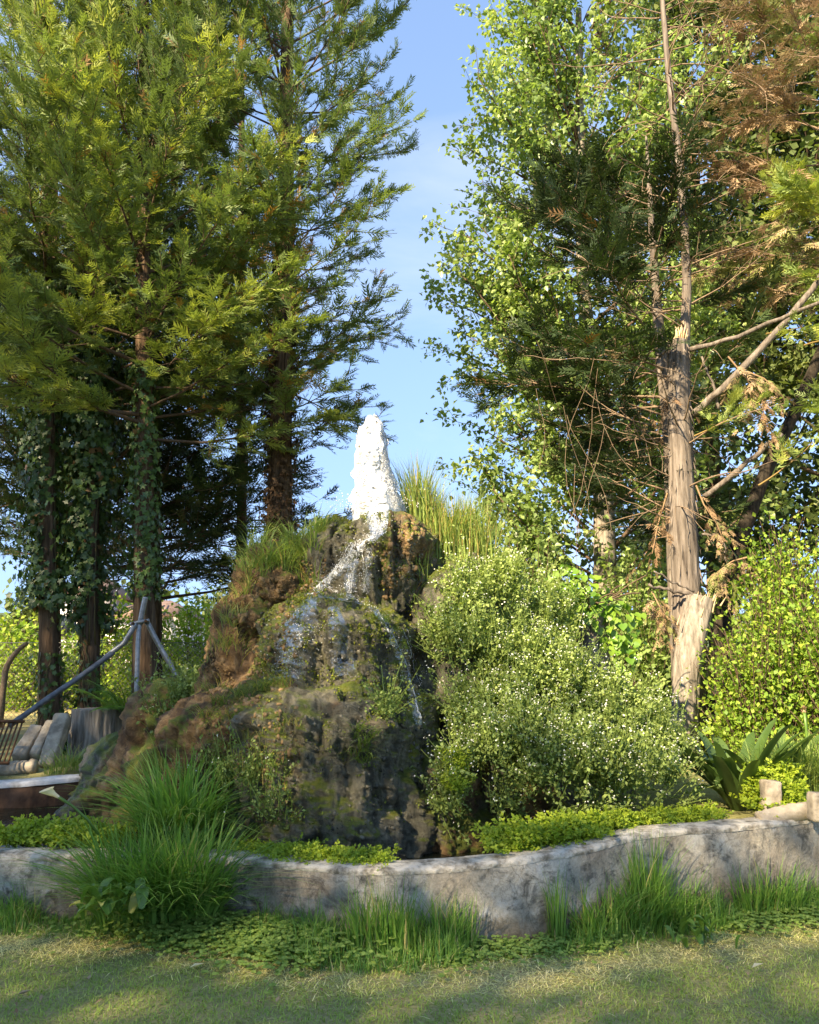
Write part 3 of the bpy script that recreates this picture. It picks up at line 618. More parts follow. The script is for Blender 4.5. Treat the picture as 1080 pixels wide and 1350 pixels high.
def sheetmat():
    m, nt, bs, out = new_mat('sheet_of_water')
    v = n_pos(nt, (60, 60, 14)); ns = n_noise(nt, 1, 7, 0.75, v, 0.8)
    bs.inputs['Base Color'].default_value = (0.9, 0.92, 0.93, 1); bs.inputs['Roughness'].default_value = 0.2
    gl = nt.nodes.new('ShaderNodeBsdfGlossy'); gl.inputs['Roughness'].default_value = 0.08; tp = nt.nodes.new('ShaderNodeBsdfTransparent')
    fr_ = nt.nodes.new('ShaderNodeFresnel'); fr_.inputs['IOR'].default_value = 1.45; clr = nt.nodes.new('ShaderNodeMixShader'); nt.links.new(fr_.outputs[0], clr.inputs[0]); nt.links.new(tp.outputs[0], clr.inputs[1]); nt.links.new(gl.outputs[0], clr.inputs[2])
    bp = nt.nodes.new('ShaderNodeBump'); bp.inputs['Strength'].default_value = 0.9; bp.inputs['Distance'].default_value = 0.015; nt.links.new(ns.outputs['Fac'], bp.inputs['Height'])
    for n_ in (gl, fr_, bs): nt.links.new(bp.outputs[0], n_.inputs['Normal'])
    ad = nt.nodes.new('ShaderNodeMath'); ad.operation = 'ADD'; nt.links.new(ns.outputs['Fac'], ad.inputs[0]); nt.links.new(n_attr(nt, 'tint'), ad.inputs[1])
    rp = n_ramp(nt, ad.outputs[0], [(0.52, g3(0, 0, 0)), (0.66, g3(1, 1, 1))]); ms = nt.nodes.new('ShaderNodeMixShader'); nt.links.new(rp.outputs['Color'], ms.inputs[0]); nt.links.new(clr.outputs[0], ms.inputs[1]); nt.links.new(bs.outputs[0], ms.inputs[2]); nt.links.new(ms.outputs[0], out.inputs['Surface']); return m
M['sheet'] = sheetmat()
def sheet(path, froth, lift=.009):
    path = np.array(path, float); L = np.r_[0, np.cumsum(np.hypot(*np.diff(path[:, :2], axis=0).T))]; n = int(L[-1] / 1.6) + 4; t = np.linspace(0, L[-1], n); m = 9
    V = np.full((n, m, 3), np.nan); T = np.zeros((n, m))
    for i in range(n):
        x, y, w = (np.interp(t[i], L, path[:, k]) for k in range(3)); w *= 1 + .35 * vnoise(np.array([t[i] * .12, froth * 9, 1.0]))
        for j in range(m):
            f_ = (j / (m - 1) - .5) * 2; h, nn = on_rock(x + f_ * w, y + .25 * abs(f_) * w)
            if h is not None: V[i, j] = h + nn * lift * (1 - .6 * f_ * f_); T[i, j] = froth - .14 * f_ * f_
    F = grid_faces(n, m); Q = V.reshape(-1, 3); ok = ~np.isnan(Q[F]).any((1, 2)); F = F[ok]; e = np.max([np.linalg.norm(Q[F[:, a]] - Q[F[:, c]], axis=1) for a, c in ((0, 1), (1, 2), (2, 0))], 0); F = F[e < .09]
    Q = np.nan_to_num(Q, nan=0.0); us, inv = np.unique(F, return_inverse=True)
    tag(mesh_obj('water_sheet', Q[us], inv.reshape(-1, 3), M['sheet'], casc, T.ravel()[us], True), kind='stuff')
sheet([(488, 668, 8), (494, 688, 9), (499, 700, 9), (490, 709, 9), (476, 718, 8), (464, 730, 8), (450, 746, 8), (436, 760, 9), (420, 775, 10), (412, 784, 10)], .08)
sheet([(508, 672, 5), (507, 690, 5), (497, 704, 6)], .06)
sheet([(472, 716, 7), (467, 735, 8), (463, 760, 8), (462, 790, 8)], .0)
sheet([(488, 720, 5), (485, 750, 6), (482, 786, 6)], -.03)
sheet([(415, 784, 10), (440, 788, 6), (470, 793, 4), (495, 803, 4), (515, 830, 6), (530, 860, 8), (542, 900, 9), (556, 955, 8)], -.05)
sheet([(410, 786, 12), (398, 815, 18), (388, 850, 22), (380, 892, 22)], -.14)
sheet([(440, 800, 10), (450, 840, 14), (455, 890, 14)], -.16)
stream([(487, 672), (493, 690), (500, 700), (492, 708), (478, 716), (468, 728)], 0.003, 6, 420, 5)
stream([(505, 676), (508, 690), (496, 706)], 0.0025, 3, 120, 4)
stream([(470, 715), (455, 738), (440, 755), (424, 770), (415, 778)], 0.003, 5, 340, 5)
stream([(472, 718), (466, 740), (462, 770), (461, 788)], 0.0025, 4, 160, 6, 'froth')
stream([(486, 722), (484, 750), (480, 780)], 0.002, 3, 80, 5, 'froth')
stream([(430, 772), (460, 788), (480, 794), (500, 806)], 0.002, 2, 70, 2)
stream([(500, 806), (520, 840), (534, 870), (545, 905), (556, 950)], 0.003, 2, 120, 6, 'stream')
stream([(415, 790), (395, 830), (380, 880), (372, 892)], 0.002, 0, 70, 14, 'stream')
stream([(405, 812), (392, 850), (386, 888)], 0.0018, 0, 130, 20, 'froth')
stream([(530, 830), (545, 880), (552, 905)], 0.0018, 2, 90, 6, 'froth')

# ================================================================== trees
def curve(p0, d0, L, n=6, up=0.0, wob=0.08, sag=0.0):
    P = [np.array(p0, float)]; d = nrm(np.array(d0, float)); s = L / (n - 1)
    for k in range(n - 1):
        d = nrm(d + np.array([0, 0, up / n]) - np.array([0, 0, sag / n]) * (k / n) + rng.normal(size=3) * wob / math.sqrt(n))
        P.append(P[-1] + d * s)
    return np.array(P)
def samp(P, t):
    k = np.clip(t, 0, 1) * (len(P) - 1); i = np.minimum(k.astype(int), len(P) - 2); f = (k - i)[:, None]
    return P[i] * (1 - f) + P[i + 1] * f, nrm(P[i + 1] - P[i])

def trunk_mesh(name, mat, parent, P, r0, r1, ridge=0.08, sides=30, rows=64, flare=0.35, lump=0.08, power=1.0):
    t = np.linspace(0, 1, rows); c, _ = samp(np.asarray(P, float), t)
    for _ in range(8): c[1:-1] = 0.25 * c[:-2] + 0.5 * c[1:-1] + 0.25 * c[2:]
    r = r1 + (r0 - r1) * (1 - t) ** power + r0 * flare * np.exp(-t * rows / 6.0)
    a = np.linspace(0, 2 * np.pi, sides, endpoint=False)
    d = nrm(np.gradient(c, axis=0)); x = nrm(np.cross(d, [0, 1, 0.01])); y = np.cross(d, x)
    q = np.stack([np.cos(a)[None] * 5 + 0 * t[:, None], np.sin(a)[None] * 5 + 0 * t[:, None], (c[:, 2] * 1.5)[:, None] + 0 * a], -1)
    rr = r[:, None] * (1 + ridge * (1 - 2 * np.abs(fbm(q * 1.3 + c[0, 0], 3))) + lump * fbm(q * 0.35 + 7 + c[0, 0], 2))
    V = c[:, None] + rr[..., None] * (np.cos(a)[None, :, None] * x[:, None] + np.sin(a)[None, :, None] * y[:, None])
    V = V.reshape(-1, 3); f = grid_faces(rows, sides, True); m = len(V)
    V = np.vstack([V, c[-1:]]); e = (rows - 1) * sides
    f = np.vstack([f, [(e + k, e + (k + 1) % sides, m) for k in range(sides)]])
    return mesh_obj(name, V, f, mat, parent, None, True), c, r

def sprays_on(fol, P, size, dens, tint, dead=0.0, tmpl=SPR, t0=0.12, spread=0.9, hang=0.0):
    L = np.linalg.norm(np.diff(P, axis=0), axis=1).sum(); n = max(3, int(L * dens))
    t = rng.uniform(t0, 1.0, n) ** 0.85; p, d = samp(P, t)
    side = nrm(np.cross(d, [0, 0, 1.0])); s = rng.choice([-1.0, 1.0], n)[:, None]
    dd = nrm(d * rng.uniform(0.5, 1.3, (n, 1)) + side * s * rng.uniform(0.15, spread, (n, 1)) + rng.normal(size=(n, 3)) * 0.25 + np.array([0, 0, 0.12 - hang]))
    M_ = frames(dd, None, rng.normal(0, 0.6, n))
    ti = np.clip(tint + rng.normal(0, 0.09, n), 0.2, 1); ti = np.where(rng.random(n) < dead, rng.uniform(0, 0.1, n), ti)
    sz = size * rng.uniform(0.45, 1.25, n) * (1.1 - 0.4 * t)
    k = rng.integers(0, len(tmpl), n)
    for q in range(len(tmpl)):
        s_ = k == q
        if s_.any(): fol.inst(*tmpl[q], M_[s_], p[s_], sz[s_], ti[s_])

def conifer(base, P, r0, r1, z_lo, z_hi, n_prim, length, elev, label, mats=('bark', 'twig', 'cypress'), size=0.27, dens=18, sec=10, seclen=0.85,
            az=None, tint=(0.3, 0.75), dead=0.02, up=0.7, name='conifer_tree', group=None, tmpl=SPR, flare=0.35, deadzone=None, hang=0.0, bare=0.2, cat='tree', prim_az=None):
    e = tag(empty(name, base), label, cat, group)
    P = np.asarray(P, float)
    tr, c, r = trunk_mesh('trunk', M[mats[0]], e, P, r0, r1, flare=flare)
    br = Batch(); fo = Batch(); zz = c[:, 2]
    for k in range(n_prim):
        h = (k + rng.random()) / n_prim; z = z_lo + (z_hi - z_lo) * h
        p = np.array([np.interp(z, zz, c[:, 0]), np.interp(z, zz, c[:, 1]), z]); rt = np.interp(z, zz, r)
        a = (k * 2.399 + rng.normal(0, .3)) if az is None else az(h)
        L = length(h, a) * rng.uniform(0.75, 1.15)
        if L < 0.25: continue
        el = elev(h) + rng.normal(0, 0.12)
        d = np.array([math.cos(a) * math.cos(el), math.sin(a) * math.cos(el), math.sin(el)])
        B = curve(p, d, L, 8, up, 0.22)
        br.tube(B[[0, 2, 4, 7]], np.linspace(max(0.010, min(0.035, L * 0.009)), 0.004, 4), 4, 0.5, False)
        ns = max(3, int(sec * L / 2.2)); base_t = rng.uniform(*tint)
        ts = bare + (1 - bare) * (np.arange(ns) + rng.random(ns)) / ns
        pp, dd = samp(B, ts)
        for i in range(ns):
            sgn = 1 if i % 2 else -1
            side = nrm(np.cross(dd[i], [0, 0, 1.0])) * sgn
            sdv = nrm(dd[i] * rng.uniform(0.7, 1.2) + side * rng.uniform(0.3, 1.0) + np.array([0, 0, rng.uniform(-0.75, 0.3) if h < .35 else rng.uniform(-0.25, 0.55)]))
            S = curve(pp[i], sdv, seclen * rng.uniform(0.5, 1.2) * (1.15 - 0.5 * ts[i]) * min(1, L / 1.4 + .3), 5, up * 0.5, 0.15, hang)
            br.tube(S[[0, 2, 4]], [.007, .005, .003], 3, 0.5, False)
            dz = dead
            if deadzone is not None: dz = deadzone(S[2])
            sprays_on(fo, S, size, dens, base_t + 0.12 * (ts[i] - .5), dz, tmpl, hang=hang)
        sprays_on(fo, B[2:], size, dens * 1.1, base_t, dead, tmpl, hang=hang)
    br.build('branches', M[mats[1]], e); fo.build('crown', M[mats[2]], e)
    return e, c, r

def ivy_on(e, c, r, z0, z1, n, thick=0.1, size=0.075, tint=(0.2, 0.8), fade=True, mat='ivy', dead=0.03):
    z = z0 + (z1 - z0) * rng.random(n)
    a = rng.uniform(0, 2 * np.pi, n); rr = np.interp(z, c[:, 2], r)
    cov = fbm(np.stack([np.cos(a) * 1.5, np.sin(a) * 1.5, z * 1.1 + c[0, 0] * 3], -1), 3)
    keep = cov > -0.28; z, a, rr = z[keep], a[keep], rr[keep]; n = len(z)
    off = rr + 0.02 + np.abs(rng.normal(0, thick, n)) * (1 + 0.6 * fbm(np.stack([np.cos(a), np.sin(a), z * 1.7], -1), 2))
    p = np.stack([np.interp(z, c[:, 2], c[:, 0]) + np.cos(a) * off, np.interp(z, c[:, 2], c[:, 1]) + np.sin(a) * off, z], 1)
    nv = np.stack([np.cos(a), np.sin(a), 0.25 + 0 * a], 1) + rng.normal(size=(n, 3)) * 0.35
    dn = np.array([0, 0, -1.0]) + rng.normal(size=(n, 3)) * 0.5
    dn = dn - nrm(nv) * np.sum(dn * nrm(nv), 1, keepdims=True)
    b = Batch(); t = rng.uniform(*tint, n); t = np.where(rng.random(n) < dead, 0.0, t)
    b.inst(*IVY, frames(dn, nv), p, size * rng.uniform(0.6, 1.25, n), t)
    for k in range(5):
        zz = np.linspace(z0 - 0.2, z1, 24); aa = rng.uniform(0, 6.28) + np.cumsum(rng.normal(0, .12, 24)); ro = np.interp(zz, c[:, 2], r) * 1.06
        b.tube(np.stack([np.interp(zz, c[:, 2], c[:, 0]) + np.cos(aa) * ro, np.interp(zz, c[:, 2], c[:, 1]) + np.sin(aa) * ro, zz], 1), 0.012, 4, 0.02)
    o = b.build('ivy', M[mat], e); o['kind'] = 'stuff'; return o

def straight(px0, py0, px1, py1, Y, ztop, wob=0.05, n=14):
    a = at(px0, py0, Y); c = at(px1, py1, Y); g = float(gz(a[0], Y)); d = (c - a) / (c[2] - a[2])
    zs = np.linspace(g - 0.1, ztop, n); P = np.stack([a + d * (z - a[2]) for z in zs]); P[1:, :2] += np.cumsum(rng.normal(0, wob / math.sqrt(n), (n - 1, 2)), 0) * 0.5
    return (P[0][0], P[0][1], g), P

# --- left conifers
def Llen(lo, hi, pw=1.0):
    return lambda h, a: lo + (hi - lo) * (1 - h) ** pw
b_, P_ = straight(365, 900, 372, 500, 11.6, 15.0, 0.06)
TL = []
def len4(h, a):
    return np.interp(h, [0, .15, .35, .6, .8, 1], [1.6, 1.8, 2.4, 2.9, 2.8, 1.2]) * (0.9 if math.cos(a) > 0.3 else 1.0)
def dz4(p): return 0.34 if p[2] < 8.2 and p[2] > 5.0 and abs(p[0] + 2.2) < 0.9 else 0.03
e4, c4, r4 = conifer(b_, P_, 0.19, 0.06, 4.6, 14.6, 110, len4, lambda h: -0.02 + 0.8 * h, 'tall cypress with a shaggy brown bare trunk rising behind the rock mound',
                     dens=18, sec=13, seclen=.85, tint=(0.18, 0.62), deadzone=dz4, bare=0.25)
ivy_on(e4, c4, r4, 2.6, 8.0, 3600, 0.045, 0.06, (0.0, 1.0), dead=0, mat='deadivy')
b_, P_ = straight(190, 900, 190, 500, 11.0, 14.5, 0.06)
e3, c3, r3 = conifer(b_, P_, 0.135, 0.05, 4.5, 13.2, 104, Llen(0.8, 3.5, 0.75), lambda h: -0.12 + 1.5 * h - 0.75 * h * h, 'broad bright cypress with an ivy sleeve on its trunk beside the pipe frame',
                     dens=23, sec=17, seclen=.72, tint=(0.3, 0.95), dead=0.02, bare=0.2)
ivy_on(e3, c3, r3, 2.3, 5.6, 1500, 0.05, 0.085, (0.4, 1.0))
b_, P_ = straight(118, 930, 122, 500, 11.4, 14.0, 0.06)
e2, c2, r2 = conifer(b_, P_, 0.115, 0.05, 5.0, 13.0, 56, Llen(0.5, 2.6, 0.8), lambda h: -0.12 + 1.5 * h - 0.75 * h * h, 'cypress wrapped in thick dark ivy standing behind the tree stump',
                     dens=20, sec=14, seclen=.7, tint=(0.25, 0.75), bare=0.2)
ivy_on(e2, c2, r2, 1.9, 7.4, 6000, 0.2, 0.095, (0.1, 0.75)); ivy_on(e2, c2, r2, .7, 2.1, 260, 0.025, 0.07, (0.1, 0.75))
b_, P_ = straight(65, 950, 60, 500, 11.2, 14.0, 0.06)
e1, c1, r1 = conifer(b_, P_, 0.11, 0.05, 5.0, 13.0, 64, Llen(0.6, 2.9, 0.8), lambda h: -0.12 + 1.5 * h - 0.75 * h * h, 'ivy-clad cypress standing behind the leaning concrete posts',
                     dens=21, sec=15, seclen=.7, tint=(0.3, 0.95), bare=0.2)
ivy_on(e1, c1, r1, 2.2, 6.8, 4600, 0.17, 0.09, (0.1, 0.75)); ivy_on(e1, c1, r1, .5, 1.6, 330, 0.05, 0.07, (0.1, 0.75))
b_, P_ = straight(-150, 950, -155, 500, 10.6, 14.0, 0.06)
e0, c0, r0_ = conifer(b_, P_, 0.17, 0.05, 4.0, 12.5, 42, Llen(0.6, 3.2, 0.8), lambda h: 0.3 + 0.45 * h, 'cypress at the outer end of the row past the rusty grate',
                     dens=17, sec=11, tint=(0.4, 0.95), bare=0.2)
# darker trees behind, low drooping limbs
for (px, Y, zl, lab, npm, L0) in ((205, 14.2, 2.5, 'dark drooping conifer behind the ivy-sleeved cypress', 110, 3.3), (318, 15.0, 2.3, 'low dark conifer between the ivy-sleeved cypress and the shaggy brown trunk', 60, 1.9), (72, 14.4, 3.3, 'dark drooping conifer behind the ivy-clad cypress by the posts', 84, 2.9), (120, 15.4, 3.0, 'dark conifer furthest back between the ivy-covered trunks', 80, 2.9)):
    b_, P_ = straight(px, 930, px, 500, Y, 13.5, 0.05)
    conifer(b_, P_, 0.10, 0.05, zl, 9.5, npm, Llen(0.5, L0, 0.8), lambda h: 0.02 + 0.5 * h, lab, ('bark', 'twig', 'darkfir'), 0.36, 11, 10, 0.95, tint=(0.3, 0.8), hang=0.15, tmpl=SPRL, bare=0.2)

# --- right: the broken, half-dead conifer
YR = 9.0
pts = [at(x, y, YR) for x, y in ((910, 960), (908, 860), (904, 760), (899, 640), (896, 540), (893, 450))]
g_ = float(gz(pts[0][0], YR)); pts[0][2] = g_ - 0.1
eR = tag(empty('broken_conifer', (pts[0][0], YR, g_)), 'pale barked half-dead conifer snapped at mid height, thin stem going on above', 'tree')
_, cR, rR = trunk_mesh('trunk', M['palebark'], eR, np.array(pts), 0.165, 0.105, 0.09, 64, 150, 0.1, 0.08)
up = [at(x, y, YR + 0.05) for x, y in ((902, 500), (903, 440), (906, 380), (903, 300), (895, 210), (882, 100), (873, 0), (868, -120), (866, -220))]
_, cU, rU = trunk_mesh('upper_stem', M['palebark'], eR, np.array(up), 0.062, 0.02, 0.06, 24, 90, 0.0, 0.06)
sp = Batch()
for k in range(46):
    a = rng.uniform(0, 6.28); rr = rng.uniform(0.03, 0.095); p = cR[-1] + np.array([math.cos(a) * rr, math.sin(a) * rr, -0.02]); l = rng.uniform(0.05, 0.22) * (0.5 + 0.8 * (math.cos(a) > -0.2))
    q = p + np.array([rng.normal(0, .02) + 0.02, rng.normal(0, .02), l]); sp.tube([p, (p + q) / 2, q], [0.016, 0.011, 0.002], 4, 0.5)
sp.build('splintered_break', M['splinter'], eR)
# peeling bark strips
pl = Batch()
for k in range(130):
    t = rng.random(); i = int(t * (len(cR) - 1)); a = rng.uniform(0, 6.28) if rng.random() < .4 else rng.choice([0.1, 3.0]) + rng.normal(0, .35); rr = rR[i] * 1.04
    p = cR[i] + np.array([math.cos(a) * rr, -abs(math.sin(a)) * rr if rng.random() < .8 else math.sin(a) * rr, 0]); l = rng.uniform(0.05, 0.2)
    q = p + np.array([math.cos(a) * 0.03, -0.03 * abs(math.sin(a)), -l]); pl.tube([p, (p + q) / 2 + [0, -.006, 0], q], [0.008, 0.007, 0.002], 4, rng.random())
o = pl.build('bark_strips', M['palebark'], eR); o['kind'] = 'stuff'
def limb(name, parent, px_pts, r0, r1, mat, n=14, sides=8, jit=0.01):
    P = np.array([at(*p) for p in px_pts]); t = np.linspace(0, 1, n); c, _ = samp(P, t)
    for _ in range(2): c[1:-1] = .25 * c[:-2] + .5 * c[1:-1] + .25 * c[2:]
    c[1:-1] += rng.normal(0, jit, (n - 2, 3)); b = Batch(); b.tube(c, np.linspace(r0, r1, n), sides, 0.5, True, 0.06); b.build(name, M[mat], parent, True); return c
LIMBS = []
for pp, r0, r1 in (([(912, 548, 9.0), (945, 520, 8.8), (985, 480, 8.7), (1030, 430, 8.6), (1075, 375, 8.5), (1130, 300, 8.5)], 0.045, 0.03),
                   ([(905, 462, 9.0), (960, 448, 8.8), (1020, 425, 8.6), (1085, 398, 8.4), (1160, 370, 8.3)], 0.03, 0.018),
                   ([(928, 655, 8.95), (960, 630, 8.8), (1000, 598, 8.6), (1031, 572, 8.5)], 0.032, 0.026),
                   ([(855, 770, 8.7), (880, 778, 8.75), (920, 785, 8.8)], 0.014, 0.02),
                   ([(862, 753, 8.7), (890, 768, 8.75), (915, 780, 8.8)], 0.008, 0.012),
                   ([(948, 540, 8.9), (940, 505, 8.85), (925, 470, 8.8)], 0.02, 0.012),
                   ([(925, 705, 8.9), (945, 704, 8.8), (955, 715, 8.7), (957, 740, 8.7)], 0.016, 0.008),
                   ([(884, 455, 9.0), (870, 452, 8.9)], 0.025, 0.02)):
    LIMBS.append(limb('dead_limb', eR, pp, r0, r1, 'palebark'))
for i_ in range(8):
    pass
# thin dead side twigs along both stems
tw = Batch()
for k in range(95):
    z = rng.uniform(3.0, 10.5); src = (cR, rR) if z < cR[-1][2] else (cU, rU)
    p = np.array([np.interp(z, src[0][:, 2], src[0][:, 0]), np.interp(z, src[0][:, 2], src[0][:, 1]), z]); a = rng.uniform(0, 6.28)
    B = curve(p, (math.cos(a), math.sin(a) * 0.7, rng.uniform(-0.15, 0.45)), rng.uniform(0.4, 1.7), 9, 0.1, 0.35, 0.5); tw.tube(B, np.linspace(0.011, 0.003, 9), 4, .5, False)
    for j in range(4):
        pp, dd = samp(B, np.array([rng.uniform(0.3, 1)])); S = curve(pp[0], dd[0] + rng.normal(size=3) * 0.7, rng.uniform(0.15, 0.6), 5, 0, 0.4, 0.8); tw.tube(S, np.linspace(0.005, 0.002, 5), 3, .5, False)
for k in range(9):   # hanging vine strands
    p = at(rng.uniform(700, 890), rng.uniform(430, 620), rng.uniform(8.4, 9)); B = curve(p, (rng.normal(0, .15), rng.normal(0, .1), -1), rng.uniform(0.8, 2.2), 9, 0, 0.3); tw.tube(B, 0.003, 3, .5, False)
tw.build('dead_twigs', M['deadtwig'], eR)

def dead_clump(px_pts, n, size, name='dead_foliage', parent=None, tint=(0.2, 0.9), spread=0.8):
    b = Batch(); P = np.array([at(*p) for p in px_pts])
    c, _ = samp(P, np.linspace(0, 1, 10)); b.tube(c, np.linspace(0.012, 0.004, 10), 4, 0.4, False)
    for k in range(n):
        p, d = samp(c, np.array([rng.uniform(0.05, 1)])); S = curve(p[0], d[0] * 0.5 + np.array([rng.normal(0, .8), rng.normal(0, .6), -0.6]), rng.uniform(0.15, 0.5), 4, 0, .2, .8)
        sprays_on(b, S, size * .8, 24, rng.uniform(*tint), 0, SPR, 0.05, 0.8, hang=0.5)
    return b.build(name, M['deadfir'], parent)
dead_clump([(960, 470, 8.5), (985, 500, 8.45), (1005, 540, 8.4), (1015, 565, 8.4)], 26, 0.17, parent=eR)
dead_clump([(985, 490, 8.6), (1010, 500, 8.5), (1030, 530, 8.5)], 12, 0.15, parent=eR)
dead_clump([(918, 640, 8.8), (928, 665, 8.75), (945, 690, 8.7), (955, 715, 8.7)], 16, 0.13, parent=eR)
dead_clump([(985, 735, 8.7), (965, 740, 8.7), (945, 755, 8.7)], 26, 0.15, parent=eR)
dead_clump([(860, 780, 8.8), (870, 800, 8.7), (880, 820, 8.7)], 26, 0.16, parent=eR)
dead_clump([(950, 830, 8.8), (940, 845, 8.8), (935, 865, 8.8)], 14, 0.14, parent=eR)
dead_clump([(880, 650, 9.1), (868, 690, 9.1), (860, 730, 9.1)], 16, 0.15, parent=eR, tint=(0, .4))
dead_clump([(890, 510, 9.1), (870, 535, 9.1), (850, 555, 9.1)], 10, 0.15, parent=eR, tint=(0, .4))
# green sprigs still alive on it
def green_clump(px, py, Y, L, dirv, parent, mat='cypress', n=10, tint=0.95, size=0.2):
    b = Batch(); c = curve(at(px, py, Y), dirv, L, 7, 0.1, .15); b.tube(c, np.linspace(.01, .004, 7), 4, .1, False)
    for k in range(n):
        p, d = samp(c, np.array([rng.uniform(0.1, 1)])); S = curve(p[0], d[0] + rng.normal(size=3) * .5, rng.uniform(.2, .5), 4, .2, .1)
        sprays_on(b, S, size, 22, tint + rng.normal(0, .06), 0, SPR)
    b.build('green_sprig', M[mat], parent)
green_clump(915, 575, 8.6, 0.5, (1, -.2, .45), eR, tint=.9)
green_clump(1000, 640, 8.5, 0.7, (1, -.2, .5), eR, tint=.9)
green_clump(1060, 455, 8.4, 0.6, (1, -.1, .3), eR, tint=.9)
green_clump(1010, 440, 8.6, 0.5, (1, -.1, .2), eR, tint=.85)

# split slab leaning on the trunk
slab = Batch()
P = np.array([at(896, 935, 8.5), at(905, 880, 8.55), at(915, 830, 8.6), at(925, 790, 8.65)]); P[0][2] = float(gz(P[0][0], 8.5)) - 0.05
es = tag(empty('split_trunk_slab', (P[0][0], P[0][1], P[0][2])), 'weathered split slab of trunk leaning against the pale broken conifer', 'log')
trunk_mesh('slab', M['greybark'], es, P, 0.125, 0.13, 0.16, 40, 60, 0.0, 0.1)
pl = Batch()
for k in range(26):
    p, d = samp(P, np.array([rng.uniform(0.7, 1)])); q = p[0] + np.array([rng.normal(0, .08), -0.1 + rng.normal(0, .03), 0]); pl.tube([q, q + d[0] * rng.uniform(.05, .16) + rng.normal(0, .015, 3)], [0.012, 0.002], 4, .5)
pl.build('splinters', M['splinter'], es)

# second, thinner living conifer just behind with dark plumes to the left
pts = np.array([at(x, y, 9.9) for x, y in ((905, 930), (893, 760), (884, 560), (873, 480), (866, 400), (860, 310), (856, 240), (852, 180))]); g_ = float(gz(pts[0][0], 9.9)); pts[0][2] = g_ - .1
def lenD(h, a):
    l = np.interp(h, [0, .3, .42, .8, 1], [1.2, 1.5, 2.3, 2.0, 1.2])
    return l if math.cos(a) < 0 else l * 0.55
def azD(h): return math.pi + rng.normal(0, 0.75) if rng.random() < 0.72 else rng.uniform(0, 6.28)
conifer((pts[0][0], 9.9, g_), pts, 0.12, 0.012, 2.9, 7.6, 46, lenD, lambda h: 0.12 + 0.25 * math.sin(h * 9), 'dark green conifer with level plumes reaching towards the poplar', ('palebark', 'deadtwig', 'darkfir'), 0.3, 20, 13, 0.75,
        az=azD, tint=(0.15, 0.7), up=0.25, bare=0.3, hang=0.05)
# its brown neighbour at the right edge
pts = np.array([at(x, y, 9.4) for x, y in ((1150, 930), (1140, 600), (1125, 330), (1110, 100), (1100, -100), (1100, -250))]); g_ = float(gz(pts[0][0], 9.4)); pts[0][2] = g_ - .1
conifer((pts[0][0], 9.4, g_), pts, 0.15, 0.03, 5.6, 11.0, 60, lambda h, a: 2.0 - 0.5 * h, lambda h: 0.25, 'dying conifer with drooping rust-brown foliage beside the broken conifer', ('palebark', 'deadtwig', 'deadfir'), 0.26, 18, 11, 0.6,
        tint=(0.2, 0.95), up=0.1, bare=0.3, hang=0.5)
for (px, py, Y, L, d) in ((1100, 290, 9.0, 0.9, (-1, -.3, .2)), (1090, 250, 9.2, 0.9, (-.8, -.4, .5)), (1100, 420, 9.0, 0.9, (-1, -.2, 0))):
    b = None
eg = tag(empty('green_conifer', (at(1180, 900, 9.2)[0], 9.2, float(gz(5, 9.2)))), 'fresh green conifer reaching in past the dying brown conifer', 'tree')
trunk_mesh('trunk', M['bark'], eg, np.array([[at(1180, 900, 9.2)[0], 9.2, 0.4], [at(1180, 900, 9.2)[0] + .1, 9.3, 5], [at(1180, 900, 9.2)[0], 9.3, 9.5]]), 0.14, 0.03)
for (px, py, L, tv) in ((1180, 330, 1.5, .9), (1180, 280, 1.4, .95), (1180, 430, 1.3, .8), (1180, 120, 1.2, .7), (1180, 560, 1.1, .8), (1180, 300, 1.6, .85)):
    green_clump(px, py, 9.1, L, (-1, -.35, rng.uniform(0, .35)), eg, n=34, tint=tv, size=.24)

